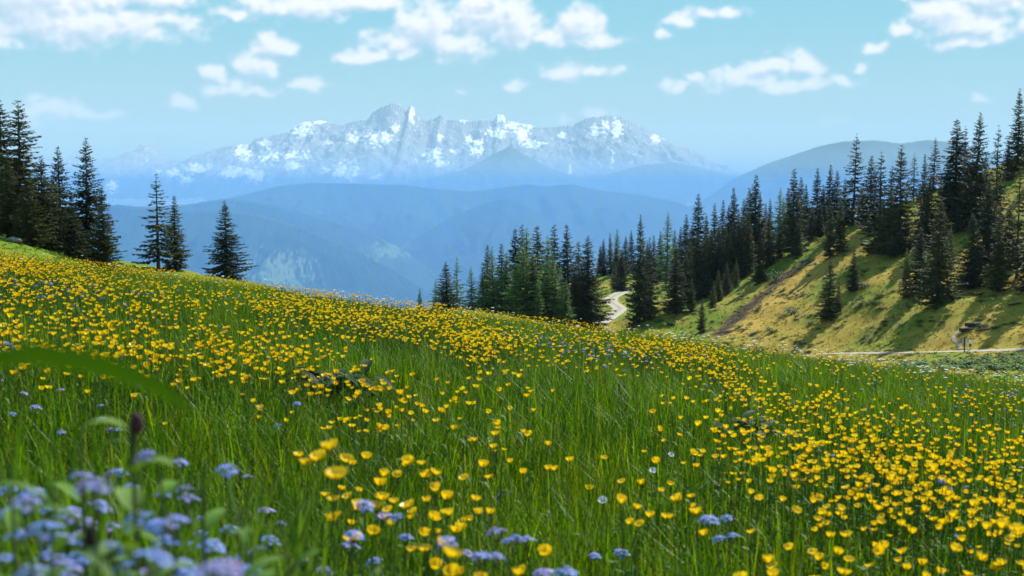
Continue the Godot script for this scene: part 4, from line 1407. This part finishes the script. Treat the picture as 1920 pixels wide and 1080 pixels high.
# ------------------------------------------------------------------ flowers
func build_flowers() -> void:
	var g := RandomNumberGenerator.new()
	g.seed = 15
	var cups := [cup_flower(1.25), cup_flower(1.42), cup_flower(1.05)]
	var cup_mesh := []
	for c in cups: cup_mesh.append(c.mesh())
	var one_petal := []
	for cu in [1.25, 1.42, 1.05]:
		var b := MB.new()
		petal(b, 0.0, 0.0155, 0.0165, cu, YELLOW)
		one_petal.append(b.mesh())
	var heart := MB.new()
	dome(heart, Vector3(0, 0.0015, 0), 0.0035, 0.004, 6, Color(0.62, 0.42, 0.01))
	var heart_mesh := heart.mesh()
	var stems := []
	for k in 3: stems.append(stem_mesh(50 + k, 4, Color(0.07, 0.14, 0.02)).mesh())

	# [position of the blossom, stem height, size, turn, tilt axis angle, tilt, variant]
	var spots := []
	for q in [[845, 1042, 46], [632, 895, 42], [620, 842, 38], [575, 870, 30], [600, 862, 30], [648, 864, 27], [560, 855, 25], [800, 940, 25], [838, 936, 26], [816, 975, 24], [832, 962, 23], [918, 963, 24], [880, 975, 21], [868, 980, 21], [798, 895, 25], [815, 888, 25], [790, 870, 25], [722, 886, 22], [745, 892, 21], [765, 870, 26], [820, 1000, 22], [805, 998, 20], [1552, 968, 21], [1790, 1032, 26], [1838, 1050, 24], [1592, 1052, 25], [1300, 950, 20], [1880, 990, 26], [1850, 992, 24], [1905, 996, 26], [1690, 985, 24], [1640, 985, 22], [1790, 970, 24], [1480, 1030, 24], [1450, 1065, 24], [1535, 1050, 24], [1710, 1000, 22]]:
		var d: float = 58.0 / q[2]
		var p := at(q[0], q[1], d)
		spots.append([p, p.y - meadow_y(p.x, d)])
	for k in 110000:
		var d := lerpf(1.3, 22.5, pow(g.randf(), 0.68))
		var x := g.randf_range(-1, 1) * (d * 0.44 + 1.3)
		var gy := meadow_y(x, d)
		var q := to_px(Vector3(x, gy + 0.3, -d))
		var den := 0.34 + 1.15 * n1.get_noise_2d(x * 22.0 + 40.0, d * 13.0) + 0.7 * n2.get_noise_2d(x * 60.0, d * 30.0)
		den -= 0.55 * sstep(1250, 1700, q.x) * sstep(800, 720, q.y)
		den += 0.16 * sstep(700, 200, q.x) * sstep(700, 560, q.y)
		den -= 0.8 * sstep(900.0, 500.0, q.x) * sstep(2.6, 1.7, d)
		den -= 1.2 * sstep(650.0, 520.0, q.x) * sstep(760.0, 800.0, q.y)
		den -= 0.5 * sstep(1500.0, 1100.0, q.x) * sstep(2.0, 1.5, d)
		den *= 0.5 * (d * 0.44 + 1.3) / (d * 0.44 + 0.2) * (1.0 - 0.62 * sstep(8.0, 15.0, d)) * (1.0 - 0.6 * sstep(1000.0, 1350.0, q.x) * sstep(11.0, 15.0, d))
		if g.randf() > den: continue
		var h := g.randf_range(0.22, 0.35)
		spots.append([Vector3(x, gy + h, -d), h])
	var rest_x := [[], [], []]
	var rest_c := [[], [], []]
	var stem_x := [[], [], []]
	var scored := []
	for k in spots.size():
		var p: Vector3 = spots[k][0]
		var q := to_px(p)
		var seen := q.x > 0 and q.x < 1920 and q.y < 1085
		scored.append([-p.z if seen else 1000.0 - p.z, k])
	scored.sort()
	for r in scored.size():
		var k: int = scored[r][1]
		var p: Vector3 = spots[k][0]
		var h: float = maxf(spots[k][1], 0.05)
		var v := g.randi() % 3
		var size := lerpf(g.randf_range(0.75, 1.12), g.randf_range(0.52, 0.98), sstep(1.8, 3.2, -p.z))
		var tilt := Basis(Vector3(g.randfn(0, 1), 0, g.randfn(0, 1)).normalized(), g.randf_range(0.0, 0.45)) * Basis(Vector3.UP, g.randf() * TAU)
		var sx := Transform3D(Basis(Vector3.UP, g.randf() * TAU).scaled(Vector3(1, h + 0.02, 1)), p)
		if r < 300:
			var o := base("buttercup", p - Vector3(0, h, 0))
			var st := put("stem", stems[v], green_mat, o)
			st.transform = Transform3D(sx.basis, Vector3(0, h, 0))
			var xf := Transform3D(tilt.scaled(Vector3.ONE * size), Vector3(0, h - 0.001, 0))
			if r < 90:
				var bl := Node3D.new()
				bl.name = "blossom"
				o.add_child(bl, true)
				bl.transform = xf
				for m in 5:
					var pe := put("petal", one_petal[v], petal_mat, bl)
					pe.rotation.y = TAU * m / 5.0 + g.randf_range(-0.06, 0.06)
					pe.position.y = 0.0003 * (m % 2)
				put("flower_heart", heart_mesh, petal_mat, bl)
			else:
				put("blossom", cup_mesh[v], petal_mat, o).transform = xf
			var label := "yellow buttercup in the nearer meadow, " + place_words(to_px(p))
			if k == 0: label = "large blurred buttercup at the bottom edge beside blue flowers"
			elif k == 1: label = "large open buttercup below a rounder one left of centre"
			elif k == 2: label = "round buttercup standing highest left of the bottom centre"
			tag(o, label, "buttercup", "" if k < 3 else "buttercups in the nearer meadow")
		else:
			rest_x[v].append(Transform3D(tilt.scaled(Vector3.ONE * size), p))
			var t := g.randf_range(0.85, 1.1)
			rest_c[v].append(Color(t, t * g.randf_range(0.86, 1.14), t))
			stem_x[v].append(sx)
	var root := Node3D.new()
	root.name = "buttercup_drift"
	add_child(root)
	tag(root, "countless yellow buttercups spread over the farther meadow", "", "", "stuff")
	for v in 3:
		swarm("blossoms", cup_mesh[v], petal_mat, rest_x[v], rest_c[v], "", root)
		swarm("stems", stems[v], green_mat, stem_x[v], [], "", root)

	# forget-me-nots
	var heads := []
	for k in 8: heads.append(forget_cluster(70 + k, 10 + k).mesh())
	var fstems := []
	for k in 3: fstems.append(stem_mesh(60 + k, 7, Color(0.085, 0.135, 0.03)).mesh())
	var blue := []
	for q in [[45, 940, 50], [75, 990, 48], [170, 910, 60], [152, 890, 40], [60, 920, 34], [205, 885, 24], [225, 884, 22], [270, 853, 36], [340, 865, 24], [425, 878, 31], [462, 892, 18], [305, 925, 30], [352, 932, 30], [345, 915, 25], [255, 970, 44], [325, 975, 44], [95, 1040, 40], [165, 980, 32], [205, 985, 28], [158, 1005, 36], [200, 1025, 48], [235, 1030, 34], [295, 1040, 56], [265, 1074, 38], [10, 1045, 36], [375, 1000, 22], [378, 970, 18], [355, 1020, 27], [410, 1062, 66], [465, 1072, 42], [500, 955, 23], [510, 1010, 28], [528, 980, 20], [685, 945, 33], [718, 965, 25], [742, 968, 29], [655, 1020, 28], [665, 1000, 32], [760, 1005, 26], [838, 1015, 33], [872, 1036, 29], [902, 1040, 31], [930, 995, 30], [952, 1012, 25], [986, 1010, 28], [930, 1042, 38], [965, 1006, 26], [1018, 1072, 30], [1060, 1070, 35], [1330, 972, 27], [1362, 970, 25], [1372, 1003, 23], [1345, 1008, 20], [1115, 1040, 20], [1165, 1035, 20], [1185, 1060, 17], [933, 930, 15], [787, 1060, 18], [1535, 1000, 13], [1490, 1030, 14], [120, 1065, 46], [30, 1000, 40], [440, 1045, 30], [560, 1050, 24], [610, 1068, 26], [700, 1050, 24], [240, 915, 30], [130, 960, 36], [20, 960, 40], [110, 1010, 44], [230, 1060, 44], [340, 1055, 40], [290, 985, 40], [190, 945, 34], [85, 955, 30], [400, 1020, 34], [350, 1075, 44], [60, 1070, 50], [150, 1045, 40], [310, 1010, 36], [430, 990, 26], [480, 1030, 28], [15, 915, 30]]:
		var d: float = (43.0 if q[0] < 500 else 54.0) / q[2]
		var p := at(q[0], q[1], d)
		blue.append([p, p.y - meadow_y(p.x, d)])
	var placed := blue.size()
	for k in 14000:
		var d := lerpf(1.6, 20.0, pow(g.randf(), 0.6))
		var x := g.randf_range(-1, 1) * (d * 0.44 + 1.3)
		var den := 0.05 + 1.3 * (n2.get_noise_2d(x * 16.0 - 300.0, d * 9.0 + 77.0) - 0.10)
		den *= 0.5 * (d * 0.44 + 1.3) / (d * 0.44 + 0.2)
		if g.randf() > den: continue
		var h := g.randf_range(0.17, 0.29)
		blue.append([Vector3(x, meadow_y(x, d) + h, -d), h])
	var bx := [[], [], [], [], [], [], [], []]
	var bs := [[], [], []]
	for k in blue.size():
		var p: Vector3 = blue[k][0]
		var h: float = maxf(blue[k][1], 0.06)
		var v := g.randi() % 8
		var w := g.randi() % 3
		var size := g.randf_range(0.95, 1.35) * (0.82 if to_px(p).x < 500.0 else 1.0) if k < placed else g.randf_range(0.85, 1.15)
		var tilt := Basis(Vector3(g.randfn(0, 1), 0, g.randfn(0, 1)).normalized(), g.randf_range(0.0, 0.5)) * Basis(Vector3.UP, g.randf() * TAU)
		var sx := Transform3D(Basis(Vector3.UP, g.randf() * TAU).scaled(Vector3(1, h, 1)), p - Vector3(0, 0.012, 0))
		if k < placed + 60 and to_px(p).x > 0.0 and to_px(p).x < 1920.0:
			var o := base("forget_me_not", p - Vector3(0, h, 0))
			put("stem", fstems[w], green_mat, o).transform = Transform3D(sx.basis, Vector3(0, h - 0.012, 0))
			put("blossom_cluster", heads[v], blue_mat, o).transform = Transform3D(tilt.scaled(Vector3.ONE * size), Vector3(0, h, 0))
			tag(o, ("blue forget-me-not cluster in the foreground, " if k < placed else "small blue forget-me-not farther back, ") + place_words(to_px(p)), "forget-me-not", "forget-me-nots in the foreground" if k < placed else "forget-me-nots farther back")
		else:
			bx[v].append(Transform3D(tilt.scaled(Vector3.ONE * size), p))
			bs[w].append(sx)
	root = Node3D.new()
	root.name = "forget_me_not_drift"
	add_child(root)
	tag(root, "scattered tiny blue forget-me-nots in the farther meadow", "", "", "stuff")
	for v in 8: swarm("blossoms", heads[v], blue_mat, bx[v], [], "", root)
	for v in 3: swarm("stems", fstems[v], green_mat, bs[v], [], "", root)

	# a few white flowers
	var wb := MB.new()
	for k in 6:
		petal(wb, TAU * k / 6.0, 0.017, 0.013, 0.5, Color(0.80, 0.80, 0.78), 0.0003 * (k % 2))
	dome(wb, Vector3(0, 0.001, 0), 0.004, 0.003, 6, Color(0.65, 0.5, 0.03))
	var wm := wb.mesh()
	var whites := [[920, 841, 4.6, "single white flower right of a white pair in the meadow"], [880, 832, 4.6, "right white flower of a close pair above buttercups"], [868, 838, 4.5, "left white flower of a close pair above buttercups"], [482, 803, 5.0, "white flower near the blurred grass on the left"], [626, 815, 4.9, "white flower just above the round buttercup"], [152, 795, 5.2, "white flower beside an orange buttercup at left"], [1224, 882, 4.0, "white flower leftmost right of centre"], [1258, 852, 4.6, "white flower above the others right of centre"], [715, 867, 4.0, "white flower half hidden by grass near the centre"], [1130, 938, 3.2, "white flower low near the bottom centre"]]
	for q in whites:
		var p := at(q[0], q[1], q[2])
		var gy := meadow_y(p.x, q[2])
		var h := maxf(p.y - gy, 0.1)
		var o := base("white_flower", Vector3(p.x, gy, p.z))
		put("stem", stems[0], green_mat, o).transform = Transform3D(Basis().scaled(Vector3(1, h, 1)), Vector3(0, h, 0))
		var bl := put("blossom", wm, white_mat, o)
		bl.position.y = h
		bl.rotation = Vector3(0.7, g.randf(), 0.1)
		bl.scale = Vector3.ONE * 0.85
		tag(o, q[3], "flower", "white flowers in the meadow")
	# pale umbels along the crest
	var ub := MB.new()
	for k in 14:
		var a := k * 2.4
		var r := 0.022 * sqrt(k / 14.0)
		dome(ub, Vector3(cos(a) * r, -r * r * 8.0, sin(a) * r), 0.006, 0.003, 5, Color(0.72, 0.74, 0.66))
	var ux := []
	var us := []
	for k in 700:
		var d := g.randf_range(13.0, 22.0)
		var x := g.randf_range(-0.42, 0.42) * d
		if g.randf() > 0.25 + 0.75 * sstep(0.5, 3.5, x): continue
		var h := g.randf_range(0.26, 0.40)
		var p := Vector3(x, meadow_y(x, d) + h, -d)
		ux.append(Transform3D(Basis(Vector3.UP, g.randf() * TAU).scaled(Vector3.ONE * g.randf_range(0.5, 1.0)), p))
		us.append(Transform3D(Basis().scaled(Vector3(1, h, 1)), p))
	root = Node3D.new()
	root.name = "white_umbel_drift"
	add_child(root)
	tag(root, "tiny white umbels scattered along the meadow crest", "", "", "stuff")
	swarm("blossoms", ub.mesh(), white_mat, ux, [], "", root)
	swarm("stems", stems[1], green_mat, us, [], "", root)

# ------------------------------------------------------------------ foreground
func build_foreground() -> void:
	leafy_clump("dark_weed", 635, 765, 5.2, 0.30, 5, Color(0.022, 0.050, 0.014), 90, "dark leafy weed clump among buttercups left of centre")
	leafy_clump("dark_weed", 1400, 790, 5.6, 0.26, 6, Color(0.025, 0.055, 0.015), 70, "dark leafy weed clump in the middle right meadow")
	leafy_clump("dark_weed", 690, 665, 9.5, 0.28, 7, Color(0.03, 0.065, 0.016), 60, "small dark weed clump high in the meadow near the centre")
	# a dark dock stalk
	var e := at(1655, 905, 4.0)
	var o := base("dock_stalk", Vector3(e.x, meadow_y(e.x, 4.0), e.z))
	var s := MB.new()
	s.tube([Vector3(0, -0.02, 0), Vector3(0.004, 0.2, 0), Vector3(0, 0.36, 0)], [0.003, 0.003, 0.002], 5, Color(0.05, 0.03, 0.02))
	put("stem", s.mesh(), green_mat, o)
	s = MB.new()
	var g := RandomNumberGenerator.new()
	g.seed = 8
	for k in 60:
		var a := g.randf() * TAU
		var y := g.randf_range(0.22, 0.37)
		dome(s, Vector3(cos(a) * 0.007, y, sin(a) * 0.007), 0.004, 0.004, 5, Color(0.035, 0.022, 0.016))
	put("seed_head", s.mesh(), bark_mat, o)
	tag(o, "dark brown dock stalk standing in the right meadow", "plant")

	# tall blurred grass at the left
	var cols := [Color(0.065, 0.145, 0.008), Color(0.045, 0.11, 0.008), Color(0.10, 0.18, 0.015), Color(0.11, 0.18, 0.04)]
	var tg := "tall grass tufts at the left foreground"
	for k in 54:
		var d := g.randf_range(1.15, 1.9)
		var px := g.randf_range(-60, 600)
		var py := lerpf(715.0, 850.0, clampf(px / 600.0, 0, 1)) + g.randf_range(-25, 60)
		var p := at(px, py, d)
		var gy := meadow_y(p.x, d)
		var tall := clampf(p.y - gy, 0.12, 0.6)
		var t := base("tall_grass_tuft", Vector3(p.x, gy, -d))
		for m in 8:
			var b := MB.new()
			var q := g.randf() * TAU
			var c: Color = cols[g.randi() % 4] * g.randf_range(0.8, 1.25)
			c.a = 1.0
			blade(b, Vector3(g.randfn(0, 0.018), -0.01, g.randfn(0, 0.018)), Vector3(cos(q), 0, sin(q)), tall * g.randf_range(0.6, 1.12), g.randf_range(0.08, 0.55), g.randf_range(0.006, 0.013), c, 7)
			put("blade", b.mesh(), grass_mat, t)
		tag(t, "tuft of tall soft grass in the left foreground, " + place_words(Vector2(px, py)), "grass", tg)
	for k in 16:
		var d := g.randf_range(0.8, 1.7)
		var px := g.randf_range(500, 1150)
		var p := at(px, g.randf_range(930, 1030), d)
		var gy := meadow_y(p.x, d)
		var tall := clampf(p.y - gy, 0.12, 0.5)
		var t := base("tall_grass_tuft", Vector3(p.x, gy, -d))
		for m in 7:
			var b := MB.new()
			var q := g.randf() * TAU
			var c: Color = cols[g.randi() % 4] * g.randf_range(0.7, 1.1)
			c.a = 1.0
			blade(b, Vector3(g.randfn(0, 0.02), -0.01, g.randfn(0, 0.02)), Vector3(cos(q), 0, sin(q)), tall * g.randf_range(0.6, 1.1), g.randf_range(0.05, 0.6), g.randf_range(0.004, 0.008), c, 7)
			put("blade", b.mesh(), grass_mat, t)
		tag(t, "tall grass tuft at the bottom, " + place_words(Vector2(px, 1000)).replace(", near the bottom edge", ""), "grass", "tall grass tufts at the bottom centre")

	# a broad blade arching across the left edge, very near the lens
	var bl := MB.new()
	var pts := [at(-160, 1000, 0.50), at(-130, 820, 0.49), at(-60, 690, 0.48), at(60, 668, 0.49), at(190, 690, 0.51), at(300, 732, 0.53), at(360, 775, 0.55)]
	bl.ribbon(pts, [0.006, 0.009, 0.012, 0.013, 0.012, 0.008, 0.001], Vector3(0.25, 0.75, 0.6), Color(0.03, 0.075, 0.012), 0.12)
	var bo := put("grass_blade", bl.mesh(), grass_mat)
	tag(bo, "broad dark grass blade arching in from the left edge", "grass")

	# leafy herb with dark buds, and broad leaves between the blue flowers
	var herb_at := at(250, 960, 0.92)
	var gy := meadow_y(herb_at.x, 0.92)
	var tip := at(250, 790, 0.92)
	o = base("budding_herb", Vector3(herb_at.x, gy, -0.92))
	var hh := tip.y - gy
	s = MB.new()
	s.tube([Vector3(0, -0.02, 0), Vector3(0.004, hh * 0.5, 0), Vector3(0, hh, 0)], [0.0022, 0.002, 0.0014], 6, Color(0.06, 0.08, 0.03))
	put("stem", s.mesh(), green_mat, o)
	for k in 10:
		s = MB.new()
		var a := k * 2.4
		leaf(s, Vector3(0, hh * lerpf(0.35, 0.98, k / 9.0), 0), Vector3(cos(a), 0.35, sin(a)).normalized(), lerpf(0.075, 0.035, k / 9.0), lerpf(0.034, 0.016, k / 9.0), 0.5, Color(0.11, 0.18, 0.04) * (0.8 + 0.05 * k))
		put("leaf", s.mesh(), green_mat, o)
	for q in [Vector3(-0.028, hh * 0.80, 0.01), Vector3(0.012, hh * 0.72, 0.015), Vector3(0.004, hh * 0.99, 0)]:
		s = MB.new()
		sdf_mesh(s, [[q, q + Vector3(0, 0.007, 0), 0.0055, 0.0045]], 0.003, 0.003, func(_p): return Color(0.06, 0.025, 0.03))
		s.tube([Vector3(0, q.y - 0.03, 0), q], [0.0012, 0.0012], 4, Color(0.06, 0.05, 0.04))
		put("bud", s.mesh(), green_mat, o)
	tag(o, "leafy herb with dark reddish buds among the blue flowers", "herb")
	for q in [[100, 900, 0.9], [330, 1000, 0.85], [450, 960, 1.0], [220, 1050, 0.8], [60, 1060, 0.78], [380, 880, 1.1], [150, 830, 1.15], [540, 1040, 1.0], [300, 890, 1.0], [20, 880, 0.95], [480, 1075, 0.85], [700, 1060, 1.1], [180, 950, 0.82]]:
		var p := at(q[0], q[1], q[2])
		var y0 := meadow_y(p.x, q[2])
		var high := clampf(p.y - y0, 0.05, 0.5)
		var t := base("broadleaf_herb", Vector3(p.x, y0, p.z), g.randf() * TAU)
		s = MB.new()
		s.tube([Vector3(0, -0.02, 0), Vector3(0.006, high * 0.5, 0.004), Vector3(0, high, 0)], [0.002, 0.0018, 0.0012], 5, Color(0.08, 0.12, 0.04))
		put("stem", s.mesh(), green_mat, t)
		for k in 6:
			s = MB.new()
			var a := k * 2.4 + g.randf()
			leaf(s, Vector3(0, high * (0.45 + 0.1 * k), 0), Vector3(cos(a), g.randf_range(0.2, 0.8), sin(a)).normalized(), g.randf_range(0.03, 0.06), g.randf_range(0.009, 0.017), 0.45, Color(0.075, 0.15, 0.02) * g.randf_range(0.7, 1.4))
			put("leaf", s.mesh(), green_mat, t)
		tag(t, "light green broad leaved herb in the foreground, " + place_words(Vector2(q[0], q[1])), "herb", "broad leaved herbs in the foreground")
